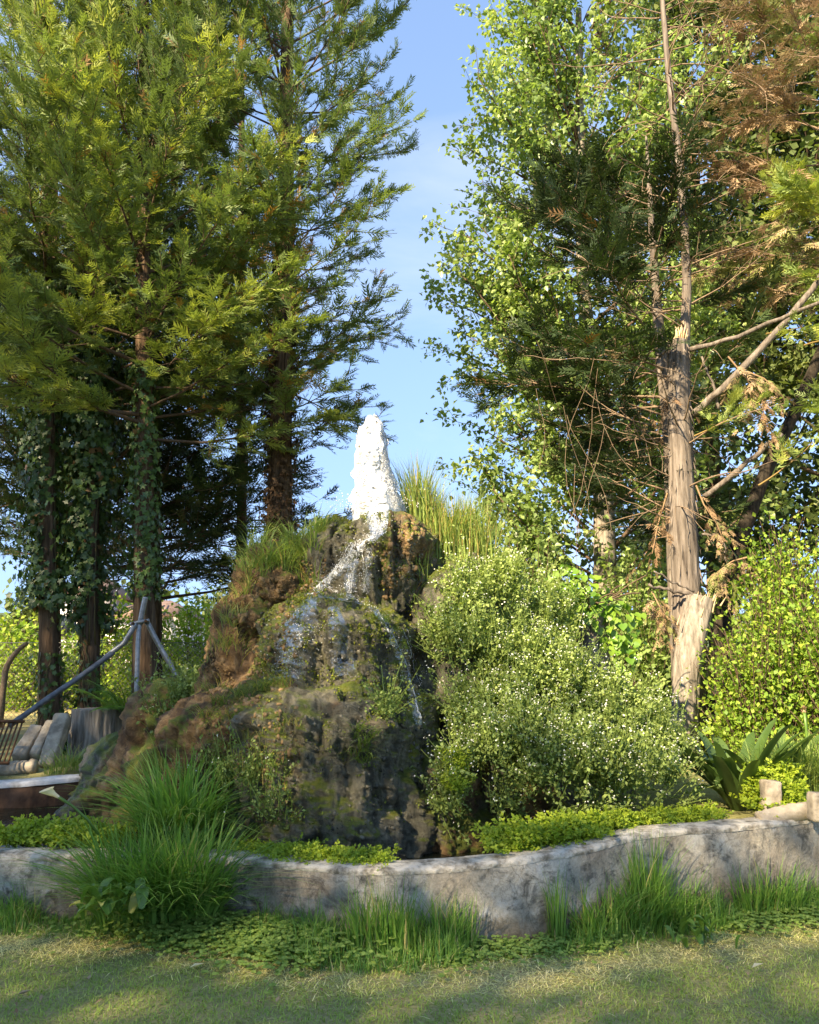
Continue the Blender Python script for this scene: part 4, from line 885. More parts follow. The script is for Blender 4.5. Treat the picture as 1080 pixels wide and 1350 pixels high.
# ------------------------------------------------------------------ broadleaf trees
def leafy(base, P, r0, r1, prims, label, mat, leaf=LEAF, size=0.06, per=26, sec=9, seclen=0.9, ter=3, tint=(0.2, 0.9), name='poplar_tree', bark='bark', cat='tree', group=None, leafspread=0.07, up=0.35):
    e = tag(empty(name, base), label, cat, group); tr, c, r = trunk_mesh('trunk', M[bark], e, np.asarray(P, float), r0, r1)
    br = Batch(); fo = Batch(); LP = []; LD = []; LT = []
    for (p, d, L) in prims:
        B = curve(p, d, L, 9, up, 0.3); br.tube(B, np.linspace(max(.014, L * .014), 0.006, 9), 5, .5)
        bt = rng.uniform(*tint)
        ns = max(3, int(sec * L / 2.5)); ts = 0.18 + 0.82 * (np.arange(ns) + rng.random(ns)) / ns; pp, dd = samp(B, ts)
        for i in range(ns):
            S = curve(pp[i], nrm(dd[i] + rng.normal(size=3) * 0.65 + [0, 0, .15]), seclen * rng.uniform(.5, 1.2), 6, 0.2, .3)
            br.tube(S[[0, 2, 5]], [.008, .005, .003], 3, .5, False)
            for j in range(ter + 1):
                if j == 0: Q = S
                else:
                    q, qd = samp(S, np.array([rng.uniform(.25, 1)])); Q = curve(q[0], nrm(qd[0] + rng.normal(size=3) * .7), seclen * rng.uniform(.25, .55), 4, .1, .3); br.tube(Q[[0, 3]], [.004, .002], 3, .5, False)
                n = int(per * rng.uniform(.7, 1.2)); q, qd = samp(Q, rng.uniform(.1, 1, n)); LP.append(q + rng.normal(0, leafspread, (n, 3)))
                LD.append(nrm(qd * .4 + rng.normal(size=(n, 3)) * .8 + [0, 0, -.35])); LT.append(np.clip(bt + rng.normal(0, .2, n), 0, 1))
    LP = np.vstack(LP); LD = np.vstack(LD); LT = np.concatenate(LT); n = len(LP)
    fo.inst(*leaf, frames(LD, None, rng.uniform(-1.2, 1.2, n)), LP, size * rng.uniform(.65, 1.25, n), LT)
    br.build('branches', M['twig'], e); fo.build('crown', M[mat], e); return e
YP = 13.0
x0 = at(790, 700, YP)[0]
prims = []
def outline(py): return np.interp(py, [-150, 0, 60, 120, 170, 230, 300, 380, 450, 540, 600, 680, 760, 860], [640, 650, 640, 640, 600, 640, 575, 570, 600, 590, 560, 585, 600, 640])
for k in range(215):
    py = rng.uniform(-130, 860); z = at(540, py, YP)[2]; xl = at(outline(py), py, YP)[0]
    dy = rng.uniform(-1.4, 1.2); tip = np.array([xl + 0.15 + (rng.exponential(0.5) if rng.random() < .45 else rng.uniform(0, 1) * (x0 + 2.6 - xl)), YP + dy, z])
    tip[0] = min(tip[0], x0 + 3.0); st = np.array([x0 + (tip[0] - x0) * 0.1, YP, max(0.8, z - 0.55 * abs(tip[0] - x0) - 0.3)])
    v = tip - st; prims.append((st, v, np.linalg.norm(v)))
gg = float(gz(x0, YP))
leafy((x0, YP, gg), [[x0, YP, gg - .1], [x0 + .1, YP, 4], [x0 - .1, YP + .1, 8], [x0, YP, 13]], 0.2, 0.05, prims, 'tall poplar with glossy light green leaves against the sky', 'poplar', LEAF, 0.104, 17, 8, 0.75, 2, (0.15, 0.95), bark='greybark')
# background broadleaf trees to the right and behind
def simple_tree(px, Y, ztop, rad, label, mat, size, n=46, zlo=1.2, group=None, per=19, tint=(.1, .8), seclen=1.1):
    x = at(px, 860, Y)[0]; g = float(gz(x, Y)); pr = []
    for k in range(n):
        z = zlo + (ztop - zlo) * rng.random() ** .8; a = rng.uniform(0, 6.28); h = (z - zlo) / (ztop - zlo); rr = rad * (1 - h ** 2.5) ** .6 * rng.uniform(.6, 1.1)
        st = np.array([x, Y, max(g + .3, z - .5 * rr)]); tip = np.array([x + math.cos(a) * rr, Y + math.sin(a) * rr, z]); pr.append((st, tip - st, np.linalg.norm(tip - st) + .3))
    return leafy((x, Y, g), [[x, Y, g - .1], [x + .1, Y, ztop * .5], [x, Y, ztop * .93]], .2, .05, pr, label, mat, LEAFQ, size, per, 7, seclen, 2, tint, 'broadleaf_tree', group=group, leafspread=.14)
simple_tree(950, 17.0, 18.0, 3.2, 'dense leafy tree behind the broken conifer', 'backleaf', .17, 110)
simple_tree(1130, 15.5, 17.0, 3.0, 'rounded leafy tree behind the dying brown conifer', 'backleaf', .16, 105)
# leaning dark trunk behind the broken conifer
lean = tag(empty('leaning_tree', tuple(at(935, 930, 11.4)[:2]) + (0.5,)), 'dark bare trunk leaning to the right behind the broken conifer', 'tree')
P = np.array([at(935, 930, 11.4), at(960, 760, 11.4), at(978, 705, 11.4), at(1010, 620, 11.4), at(1050, 540, 11.5), at(1110, 400, 11.6)]); P[0][2] = .4
trunk_mesh('trunk', M['darkbark'], lean, P, .11, .07, .08, 30, 60)

# ================================================================== shrubs
def shrub(px, py_top, Y, rx, ry, label, mat='shrub', n_st=220, per=34, size=0.06, group=None, name='bright_shrub', leaf=LEAFQ, tint=(.15, .9), spread=.06, cat='shrub', zb=None):
    top = at(px, py_top, Y); g = float(gz(top[0], Y)) if zb is None else zb; H = top[2] - g
    e = tag(empty(name, (top[0], Y, g)), label, cat, group); br = Batch(); LP = []; LD = []; LT = []
    for k in range(n_st):
        a = rng.uniform(0, 6.28); q = rng.random() ** .5; el = rng.random()
        tip = np.array([top[0] + math.cos(a) * rx * q * (1.1 - .45 * el), Y + math.sin(a) * ry * q * (1.1 - .45 * el), g + H * (0.15 + .85 * el) * (1 - .25 * q * q) + rng.normal(0, .05)])
        st = np.array([top[0] + math.cos(a) * rx * q * .4, Y + math.sin(a) * ry * q * .4, g + max(0, tip[2] - g - 0.9) * .8]); B = curve(st, tip - st, np.linalg.norm(tip - st), 6, .1, .25)
        br.tube(B[[0, 2, 5]], [.009, .006, .003], 3, .5, False); n = int(per * rng.uniform(.6, 1.3)); t = rng.uniform(.2, 1, n); p, d = samp(B, t)
        LP.append(p + rng.normal(0, spread, (n, 3))); LD.append(nrm(d * .5 + rng.normal(size=(n, 3)) * .8)); LT.append(np.clip(rng.uniform(*tint) * .6 + .2 + rng.normal(0, .2, n), 0, 1))
    fo = Batch(); LP = np.vstack(LP); n = len(LP); fo.inst(*leaf, frames(np.vstack(LD), None, rng.uniform(-1, 1, n)), LP, size * rng.uniform(.6, 1.3, n), np.concatenate(LT))
    br.build('stems', M['twig'], e); fo.build('foliage', M[mat], e); return e
for (px, py, Y, rx, lb) in ((20, 790, 17, 1.7, 'yellow-green shrub beyond the fence behind the crooked sapling'), (160, 768, 17.5, 1.6, 'tall yellow-green shrub in front of the lower pale house'), (262, 770, 18, 1.9, 'yellow-green shrub right of the pipe frame, beyond the fence'),
                        (330, 800, 16.5, 1.5, 'yellow-green shrub beyond the fence against the left flank of the mound'), (100, 838, 19, 1.7, 'low yellow-green shrub between the two ivy-covered trunks'), (215, 828, 15.3, 1.0, 'small yellow-green shrub right behind the foot of the pipe frame')):
    shrub(px, py, Y, rx, 1.2, lb, 'shrub', 150, 30, .11, tint=(.2, 1), spread=.13)
shrub(1035, 660, 8.6, 0.85, 0.7, 'tall bright shrub with small light green leaves at the end of the wall', 'shrub', 330, 40, .055, spread=.1)
shrub(1000, 770, 8.0, 0.65, 0.5, 'rounded light green bush below the tall bright shrub', 'shrub', 300, 40, .05, spread=.08)
shrub(1120, 720, 7.6, 0.7, 0.6, 'bushy light green shrub past the second concrete stub', 'shrub', 240, 40, .055, spread=.08)

# low hedge of greenery filling behind the flowering bush and under the poplar
for (px, py, Y, rx, lab) in ((690, 690, 11.0, 1.2, 'leafy green undergrowth below the poplar'), (830, 730, 10.6, 0.9, 'leafy green undergrowth behind the vine-covered stump'), (610, 690, 10.2, 0.8, 'leafy green undergrowth behind the reeds on the mound')):
    shrub(px, py, Y, rx, .9, lab, 'poplar', 260, 36, .075, spread=.09, name='undergrowth')

# ---- flowering bush (small leaves, tiny white flowers)
def flower_bush(lumps, label, n, dens_fl=1.0, size=0.032, tint=(.15, .9)):
    c0 = np.array(lumps[0][0]); e = tag(empty('flowering_bush', (c0[0], c0[1], float(gz(c0[0], c0[1])))), label, 'bush'); b = Batch(); fl = Batch(); st = Batch()
    w = np.array([l[1][0] * l[1][2] for l in lumps]); w /= w.sum()
    LP = []; LD = []; LT = []; FP = []
    for k in range(n):
        c, r = lumps[rng.choice(len(lumps), p=w)]; c = np.array(c); r = np.array(r)
        d = nrm(rng.normal(size=3)); d[1] = -abs(d[1]) if rng.random() < .75 else d[1]; d[2] = abs(d[2]) if rng.random() < .72 else d[2]
        p = c + d * r * rng.uniform(.6, 1.0) * (1 + .38 * fbm((c + d * r)[None] * 5, 3)[0])
        if fbm(p[None] * 4.2 + 11, 2)[0] < -.2 and n > 300: continue
        g = nrm(d / r * r.min() + np.array([0, 0, .9]) + rng.normal(size=3) * .25)
        S = curve(p, g, rng.uniform(.1, .2) + (rng.random() < .3) * rng.uniform(0, .2) + (rng.random() < .06) * rng.uniform(.1, .3), 4, .35, .3); st.tube(S[[0, 3]], [.004, .002], 3, .6, False)
        m = rng.integers(14, 22); t = rng.uniform(.05, 1, m); q, qd = samp(S, t); LP.append(q + rng.normal(0, .018, (m, 3))); LD.append(nrm(qd * .35 + rng.normal(size=(m, 3)))); LT.append(np.clip(rng.uniform(*tint) + rng.normal(0, .13, m), 0, 1))
        if rng.random() < .36 * dens_fl:
            for j in range(rng.integers(2, 5)): FP.append(S[-1] + rng.normal(0, .016, 3) + [0, 0, .012])
    LP = np.vstack(LP); m = len(LP); b.inst(*LEAFQ, frames(np.vstack(LD), None, rng.uniform(-1, 1, m)), LP, size * rng.uniform(.4, 1.25, m), np.concatenate(LT))
    FP = np.array(FP); m = len(FP); nv = nrm(rng.normal(size=(m, 3)) * .5 + [-.2, -.6, .8]); dv = nrm(np.cross(nv, rng.normal(size=(m, 3))))
    cr_ = (np.vstack([ROUND[0] * [1, 1, 1] - [0, .45, 0]]), ROUND[1]); fl.inst(*cr_, frames(dv, nv), FP, rng.uniform(.008, .014, m), rng.random(m))
    tag(st.build('stems', M['bushleaf'], e), kind='stuff'); b.build('foliage', M['bushleaf'], e); tag(fl.build('flowers', M['petal'], e), kind='stuff')
    return e
def lump(px, py, Y, r): return (tuple(at(px, py, Y)), r)
flower_bush([lump(635, 830, 6.9, (.42, .4, .48)), lump(605, 790, 6.8, (.2, .25, .26)), lump(690, 850, 7.1, (.4, .4, .45)), lump(615, 890, 6.5, (.27, .35, .4)), lump(660, 785, 6.9, (.18, .2, .24)), lump(715, 815, 7.1, (.22, .2, .24)), lump(590, 850, 6.6, (.16, .2, .28))], 'pale flowering bush spilling down beside the upper rock tier', 1900, .9)
flower_bush([lump(700, 935, 6.6, (.5, .45, .46)), lump(790, 970, 6.5, (.46, .42, .36)), lump(850, 1005, 6.5, (.34, .36, .27)), lump(645, 960, 6.4, (.3, .3, .4)), lump(745, 920, 6.5, (.2, .25, .3)), lump(825, 950, 6.5, (.2, .25, .26)), lump(680, 890, 6.6, (.22, .25, .3))], 'broad sunlit bush full of tiny white flowers below the vine-covered stump', 2600, 1.1)
flower_bush([lump(650, 1040, 5.95, (.3, .25, .36)), lump(740, 1030, 5.95, (.45, .3, .34)), lump(840, 1035, 6.05, (.38, .28, .27)), lump(620, 1070, 5.9, (.2, .2, .3)), lump(790, 1020, 6.0, (.2, .2, .34)), lump(690, 1010, 5.95, (.2, .2, .36))], 'darker lower bush with tiny white flowers just behind the basin wall', 2200, 1.1, tint=(.0, .6))
flower_bush([lump(335, 1045, 5.75, (.26, .1, .22)), lump(280, 1040, 5.9, (.18, .1, .22)), lump(365, 1080, 5.6, (.13, .1, .12))], 'sparse small leaved plant at the foot of the ochre rock', 230, .35, .026, (.0, .5))
flower_bush([lump(240, 950, 7.2, (.28, .2, .28)), lump(228, 925, 7.5, (.2, .2, .12))], 'leafy weeds with few flowers between the mossy rock and the mound', 420, .3, .035, (.0, .6))
flower_bush([lump(508, 945, 5.85, (.05, .05, .08))], 'small tuft of weeds hanging on the wet lower rock', 40, 0.05, .028, (.2, .7))

# ---- stump with the bright vine
ps = at(782, 900, 7.5); gs = float(gz(ps[0], 7.5)); zt = at(782, 795, 7.5)[2]
evs = tag(empty('vine_stump', (ps[0], 7.5, gs)), 'cut tree stump topped with a large leaved bright green vine', 'stump')
trunk_mesh('stump', M['palebark'], evs, [[ps[0], 7.5, gs - .1], [ps[0], 7.5, (gs + zt) / 2], [ps[0] + .02, 7.5, zt]], .15, .13, .1, 40, 50, .1)
vl = [T_ivy(), ]
bm_leaf = None
def leaf_obj(name, mesh, parent, M_, pos, s):
    from mathutils import Matrix
    o = bpy.data.objects.new(name, mesh); scene.collection.objects.link(o); o.parent = parent
    m4 = Matrix([[M_[0][0] * s, M_[0][1] * s, M_[0][2] * s, pos[0]], [M_[1][0] * s, M_[1][1] * s, M_[1][2] * s, pos[1]], [M_[2][0] * s, M_[2][1] * s, M_[2][2] * s, pos[2]], [0, 0, 0, 1]])
    o.matrix_local = m4; return o
heart_a = [(0, 0), (-.3, -.12), (-.52, .1), (-.5, .4), (-.3, .68), (0, 1), (.3, .68), (.5, .4), (.52, .1), (.3, -.12)]
hv = np.array([(0, .3, -.03)] + [(x, y, .08 * abs(x) * 2 - .1 * max(0, y - .5)) for x, y in heart_a]); hf = np.array([(0, 1 + (k + 1) % 10, 1 + k) for k in range(10)])
vmesh = []
for k in range(5):
    q = mesh_obj('leaf', hv, hf, M['vine'], None, np.full(11, k / 4.0), True); vmesh.append(q.data); bpy.data.objects.remove(q)
vs_ = Batch()
for k in range(24):
    a = rng.uniform(0, 6.28); B = curve([ps[0], 7.5, zt - .1], (math.cos(a), math.sin(a), .6), rng.uniform(.35, .62), 7, .0, .2, 1.6); vs_.tube(B, .006, 4, .5, False)
vs_.build('vine_stems', M['twig'], evs)
for k in range(280):
    d = nrm(rng.normal(size=3)); d[1] = -abs(d[1]) if rng.random() < .75 else d[1]
    c_ = [(-.1, .12), (.22, -.1), (.22, -.36), (-.24, .2), (.05, -.05)][rng.integers(5)]
    rr = (.22, .25, .2, .16)[rng.integers(4)]
    p = np.array([c_[0], 0, zt - gs + c_[1] - .05]) + d * np.array([rr, .28, rr]) * rng.uniform(.75, 1.05)
    nv = nrm(d + np.array([-.2, -.5, .5]) + rng.normal(size=3) * .3); dn = nrm(np.array([0, 0, -1.0]) + rng.normal(size=3) * .5 + d * .4)
    leaf_obj('leaf', vmesh[rng.integers(5)], evs, frames(dn[None], nv[None])[0], p, rng.uniform(.05, .085))

# ---- strap-leaved plant
def strap_leaf(n_seg=9, L=1, W=.14, bend=1.0):
    t = np.linspace(0, 1, n_seg); w = W * np.sin(np.pi * np.clip(t * .82 + .12, 0, 1)) ** .8; w[-1] = .002
    yy = t * L * (1 - .12 * bend * t); z = L * (0.9 * t - .75 * bend * t ** 2.2)
    V = []
    for k in range(n_seg): V += [(-w[k] / 2, yy[k] * .7, z[k] + .22 * w[k]), (0, yy[k] * .7, z[k] - .05 * w[k]), (w[k] / 2, yy[k] * .7, z[k] + .22 * w[k])]
    return np.array(V), grid_faces(n_seg, 3)
def rosette(px, py, Y, label, n, L, W, mat, name, cat, benders=(.35, .65, .95), zoff=0):
    p = at(px, py, Y); g = p[2] if zoff else float(gz(p[0], Y)); e = tag(empty(name, (p[0], Y, g)), label, cat); ms = []
    for k in range(6):
        v, f = strap_leaf(10, 1, W, benders[k % 3]); q = mesh_obj('leaf', v, f, M[mat], None, np.full(len(v), rng.random()), True); ms.append(q.data); bpy.data.objects.remove(q)
    for k in range(n):
        a = k * 2.399 + rng.normal(0, .2); d = np.array([math.cos(a), math.sin(a), 0]); d2 = d + np.array([0, 0, rng.uniform(-.1, .35)])
        leaf_obj('leaf', ms[rng.integers(6)], e, frames(d2[None])[0], (d[0] * .04, d[1] * .04, 0.0), L * rng.uniform(.75, 1.15))
    return e
rosette(968, 1000, 6.3, 'dark strap leaved plant with broad arching leaves beside the flowering bush', 36, .78, .125, 'strap', 'strap_leaf_plant', 'plant')
rosette(1012, 985, 6.45, 'smaller strap leaved plant tucked behind the larger one', 22, .72, .12, 'strap', 'strap_leaf_plant', 'plant')

# ---- ferns along the basin
def fern_patch(pts, label, n, size=.16, name='fern_clump', tint=(.2, .9), zfun=None):
    P = np.array(pts, float); e = tag(empty(name, tuple(P[len(P) // 2])), label, 'fern'); b = Batch(); LP = []; LD = []; LT = []
    for k in range(n):
        q, _ = samp(P, np.array([rng.random()])); p = q[0] + np.array([rng.normal(0, .03), rng.normal(0, .06), 0]); a = rng.normal(-math.pi / 2, 1.3)
        B = curve(p, (math.cos(a), math.sin(a), rng.uniform(.5, 1.5)), size * rng.uniform(.6, 1.25), 6, 0, .2, 1.3); b.tube(B[[0, 2, 5]], .0018, 3, .3, False)
        for j in range(6):
            q2, d2 = samp(B, np.array([.2 + .13 * j])); sg = 1 if j % 2 else -1
            sv = nrm(d2[0] * .6 + nrm(np.cross(d2[0], [0, 0, 1])) * sg * .9 + rng.normal(size=3) * .2); l = size * .42 * (1.1 - .12 * j); m = 7; t = np.linspace(.15, 1, m)
            LP.append(q2 + sv * (t * l)[:, None] + rng.normal(0, .004, (m, 3))); LD.append(nrm(sv + rng.normal(size=(m, 3)) * .7)); LT.append(np.clip(rng.uniform(*tint) + rng.normal(0, .1, m), 0, 1))
    LP = np.vstack(LP); m = len(LP); nv = nrm(rng.normal(size=(m, 3)) * .4 + [-.1, -.5, .8]); b.inst(*LEAFQ, frames(np.vstack(LD), nv), LP, size * .13 * rng.uniform(.7, 1.3, m), np.concatenate(LT))
    return b.build('fern_fronds', M['fern'], e)
def along(px0, px1, off, n=8, dz=-.06):
    xs = np.linspace(px0, px1, n); r = []
    for x in xs:
        w = at(x, np.interp(x, wx, wy), 4.8); X = w[0] * 1.06; r.append([X, float(wall_y(X)) + off, float(wall_h(X)) + dz])
    return r
fern_patch(along(-60, 105, .38, dz=-.02), 'bright lime fern patch behind the wall next to the tall grass clump', 260, .2)
fern_patch(along(285, 380, .30), 'lime fern strip behind the wall between the grass clump and the rock', 170, .12)
fern_patch(along(350, 505, .26, dz=-.05), 'lime fern strip under the ochre rock along the wall rim', 270, .14)
fern_patch(along(665, 800, .33, dz=-.03), 'lush lime fern bank behind the wall below the flowering bush', 340, .2)
fern_patch(along(770, 850, .34, dz=-.02), 'lime ferns where the wall bends back', 140, .15)
fern_patch(along(860, 990, .36, dz=-.04), 'low lime ferns in front of the concrete stub', 190, .14)
P_ = [at(970, 1030, 6.1), at(985, 1000, 6.2), at(1000, 1030, 6.0), at(985, 1050, 5.9)]
for p in P_: p[2] -= .03
P_ = [p + np.array([.12, -.1, -.1]) for p in P_]
fern_patch(P_, 'tall heap of lime fern beside the concrete stub', 260, .19)
fern_patch([at(598, 1000, 5.85), at(605, 1030, 5.8), at(598, 1050, 5.8)], 'yellow-green fern hanging on the wet rock edge', 60, .12)

# ================================================================== grasses
def clump(name, label, centers, n, h, w, mat, bend=(.2, 1.0), tint=(.15, 1), az=None, cat='grass', seg=4, rad=.1, dead=.05, zf=None, group=None):
    """centers: list of (x,y,z,radius)"""
    b = Batch(); Cc = np.array([c[:3] for c in centers]); k = rng.integers(0, len(Cc), n); pos = Cc[k].copy()
    a = rng.uniform(0, 6.28, n); rr = np.sqrt(rng.random(n)) * rad; pos[:, 0] += np.cos(a) * rr; pos[:, 1] += np.sin(a) * rr
    if zf is not None: pos[:, 2] = [zf(x, y) - .02 for x, y in pos[:, :2]]
    aa = (a + rng.normal(0, .7, n)) if az is None else rng.normal(az[0], az[1], n)
    t = rng.uniform(*tint, n); t = np.where(rng.random(n) < dead, rng.uniform(0, .08, n), t)
    blades(b, pos, h * rng.uniform(.45, 1.15, n), aa, rng.uniform(*bend, n), w * rng.uniform(.6, 1.3, n), t, seg)
    c = Cc.mean(0); e = b.build(name, M[mat], None, loc=(c[0], c[1], Cc[:, 2].min())); return tag(e, label, cat, group)
def rk(px, py, back=.05):
    h, n_ = on_rock(px, py)
    if h is None: h = at(px, py, 6.8)
    return [h[0], h[1] + back, h[2] - .03]
# on the mound
clump('reed_grass', 'dense sunlit reed-like grass standing at the top right of the mound', [tuple(at(x, y, 7.1)) for x, y in ((548, 735), (560, 742), (580, 742), (600, 745), (620, 750), (640, 755), (590, 750))], 1700, .64, .010, 'sedge', (.05, .5), zf=rock_z, rad=.14, dead=.18, seg=4)
clump('reed_grass', 'thin grass fringing the right edge of the upper rock', [rk(x, y) for x, y in ((545, 790), (555, 760), (560, 820), (550, 740))], 150, .32, .008, 'sedge', (.1, .8), rad=.08)
clump('sedge_tuft', 'arching grass tuft on the left shoulder of the mound', [rk(x, y) for x, y in ((395, 735), (375, 745), (415, 725), (405, 750), (385, 730), (350, 745))], 620, .34, .010, 'sedge', (.4, 1.4), rad=.1, zf=rock_z)
clump('sedge_tuft', 'loose grass fringe at the outer left of the mound top', [rk(x, y) for x, y in ((335, 745), (325, 760), (340, 770))], 260, .36, .008, 'sedge', (.3, 1.2), rad=.12, zf=rock_z)
clump('sedge_tuft', 'dry grass hanging on the brown left slope of the mound', [rk(x, y) for x, y in ((300, 820), (310, 850), (290, 870), (320, 800), (275, 890))], 420, .28, .006, 'sedge', (.5, 1.6), rad=.1, dead=.35, zf=rock_z)
clump('sedge_tuft', 'silvery green grass tuft drooping from the lower rock face', [rk(x, y, .03) for x, y in ((478, 985), (470, 995), (488, 978), (480, 1005), (470, 970))], 210, .27, .009, 'sedge', (.6, 1.7), az=(-1.57, .9), rad=.04, tint=(.2, .7), dead=.03, seg=5)
clump('sedge_tuft', 'thin dry stalks rising from the foot of the ochre rock', [rk(x, y, .0) for x, y in ((330, 1010), (345, 1030), (300, 1020), (360, 1000), (250, 1020))], 120, .26, .005, 'sedge', (.1, .6), rad=.1, dead=.5)
clump('sedge_tuft', 'brownish grass growing between the mossy rocks and the mound', [tuple(at(x, y, 6.7)) for x, y in ((225, 1010), (240, 990), (250, 1030), (215, 1035))], 420, .34, .006, 'sedge', (.1, .7), rad=.14, dead=.4)
clump('sedge_tuft', 'grass draping over the ochre ledge of the lower rock', [rk(x, y, .02) for x, y in ((290, 925), (320, 915), (350, 905), (270, 940), (375, 900), (305, 945))], 330, .2, .006, 'sedge', (.7, 1.8), az=(-1.57, .9), rad=.07, tint=(.15, .6), dead=.25, seg=4)
clump('sedge_tuft', 'fine grass hanging from the lip of the middle rock tier', [rk(x, y, .02) for x, y in ((400, 795), (430, 792), (505, 815), (530, 850), (380, 815))], 170, .15, .005, 'sedge', (.8, 1.9), az=(-1.57, .9), rad=.06, tint=(.2, .7), dead=.1, seg=4)
clump('sedge_tuft', 'straw-coloured stalks drooping on the brown lower flank', [rk(x, y, .02) for x, y in ((300, 985), (335, 975), (365, 960), (280, 1000), (390, 950), (350, 1020))], 230, .2, .004, 'sedge', (.4, 1.5), az=(-1.57, 1.1), rad=.08, dead=.5, seg=4)
# big clump at the left, in front of and over the wall
X0 = at(170, 1190, 4.5)[0]
cl = [(X0 + dx, wall_y(X0) + dy, z) for dx, dy, z in ((-.24, -.14, 0), (-.12, -.12, 0), (0, -.16, 0), (.12, -.12, 0), (.2, -.12, 0), (-.12, .32, .32), (0, .32, .32))]
clump('grass_clump', 'big bushy clump of long grass hanging over the basin wall', cl, 2900, .7, .02, 'grass', (.15, 1.1), rad=.13, dead=.03, seg=5)
clump('grass_clump', 'bright grass bed lit by the sun behind the concrete stub', [tuple(at(x, y, 6.4)) for x, y in ((1020, 1035), (1050, 1030), (1080, 1030), (1110, 1030), (1040, 1045), (1070, 1045))], 1300, .42, .009, 'sedge', (.2, 1.1), rad=.16, dead=.02, tint=(.4, 1))
def wfront(px, off=-.06):
    X = at(px, np.interp(px, wx, wy), 4.7)[0]; return (X, float(wall_y(X)) + off, float(gz(X, 4.0)))
clump('grass_clump', 'tall upright grass tuft where the wall bends back', [wfront(x) for x in (872, 885, 897, 880)], 300, .56, .009, 'grass', (.03, .45), rad=.06, dead=.02)
clump('grass_clump', 'spreading grass tuft with docks beside the bend of the wall', [wfront(x, -.1) for x in (800, 830, 850, 870, 900, 930)], 700, .40, .009, 'grass', (.15, .9), rad=.12)
clump('grass_clump', 'slender grass tuft standing alone against the lichened wall', [wfront(x) for x in (738, 744)], 70, .44, .008, 'grass', (.03, .3), rad=.04, dead=.0)
clump('grass_clump', 'grass tuft against the far end of the wall', [wfront(x, -.08) for x in (1040, 1060, 1080, 1105)], 420, .36, .009, 'grass', (.1, .7), rad=.1)
clump('grass_clump', 'dense grass tuft against the middle of the wall', [wfront(x, -.08) for x in (480, 500, 515, 530)], 420, .40, .009, 'grass', (.05, .5), rad=.1)
clump('grass_clump', 'spiky grass tuft just left of the bare stained wall patch', [wfront(x, -.08) for x in (585, 600, 612)], 200, .32, .008, 'grass', (.05, .5), rad=.08)
# verge: long grass all along the foot of the wall
b = Batch(); N = 12500; pxs = rng.uniform(-250, 1350, N)
Xs = np.interp(pxs, wx, WP[:, 0]); dep = rng.random(N) ** 1.6 * np.interp(pxs, [-100, 100, 250, 400, 550, 640, 720, 850, 1000, 1100], [.25, .3, .42, .42, .36, .24, .26, .3, .22, .22])
hp = np.interp(pxs, [-200, 0, 100, 250, 330, 400, 470, 540, 600, 635, 650, 700, 740, 790, 880, 960, 1000, 1060], [.2, .24, .22, .22, .24, .28, .32, .34, .28, .1, .08, .15, .18, .24, .3, .2, .12, .26])
hp = hp * (0.7 + 0.6 * vnoise(np.stack([Xs * 6, 0 * Xs, 0 * Xs], -1))).clip(.35, 1.5)
Ys = wall_y(Xs) - .03 - dep; t = rng.uniform(.12, .95, N); t = np.where(rng.random(N) < .05, .03, t)
blades(b, np.stack([Xs, Ys, gz(Xs, Ys) - .01], 1), hp * rng.uniform(.4, 1.15, N) * (1 - .5 * dep / .45), rng.uniform(0, 6.28, N), rng.uniform(.05, .8, N), rng.uniform(.005, .010, N), t, 4)
tag(b.build('verge_grass', M['grass']), 'long dark green grass along the foot of the basin wall', 'grass', kind='stuff')
# clover / low herb leaves
def clover(pr, n, label, size=.022, hh=.12):
    b = Batch(); px = np.where(rng.random(n) < .5, rng.uniform(pr[0], pr[1], n), rng.normal((pr[0] + pr[1]) / 2, (pr[1] - pr[0]) * .35, n)); Xs = np.interp(px, wx, WP[:, 0]); dep = np.abs(rng.normal(.2, .16, n)) * pr[2] * (1 + .35 * fbm(np.stack([Xs * 4, 0 * Xs, 0 * Xs], -1), 3)) + .04
    Ys = wall_y(Xs) - dep; zz = gz(Xs, Ys) + hh * rng.random(n) ** .6 * (1 - .5 * dep / .5) + .01
    for k in range(3):
        a = rng.uniform(0, 6.28, n) if k == 0 else a + 2.094
        d = np.stack([np.cos(a), np.sin(a), 0 * a + .1], 1); up = np.stack([rng.normal(0, .3, n), rng.normal(-.3, .3, n), np.ones(n)], 1)
        b.inst(*ROUND, frames(d, up), np.stack([Xs, Ys, zz], 1), size * rng.uniform(.7, 1.2, n), rng.random(n))
    tag(b.build('clover', M['clover']), label, 'clover', kind='stuff')
clover((190, 440, 1.0), 2600, 'clover and low herbs in front of the wall beside the grass clump')
clover((930, 1200, .8), 1700, 'low clover at the foot of the far end of the wall', .02, .07)
clover((560, 800, .75), 700, 'sprinkled clover along the middle of the wall', .018, .05)
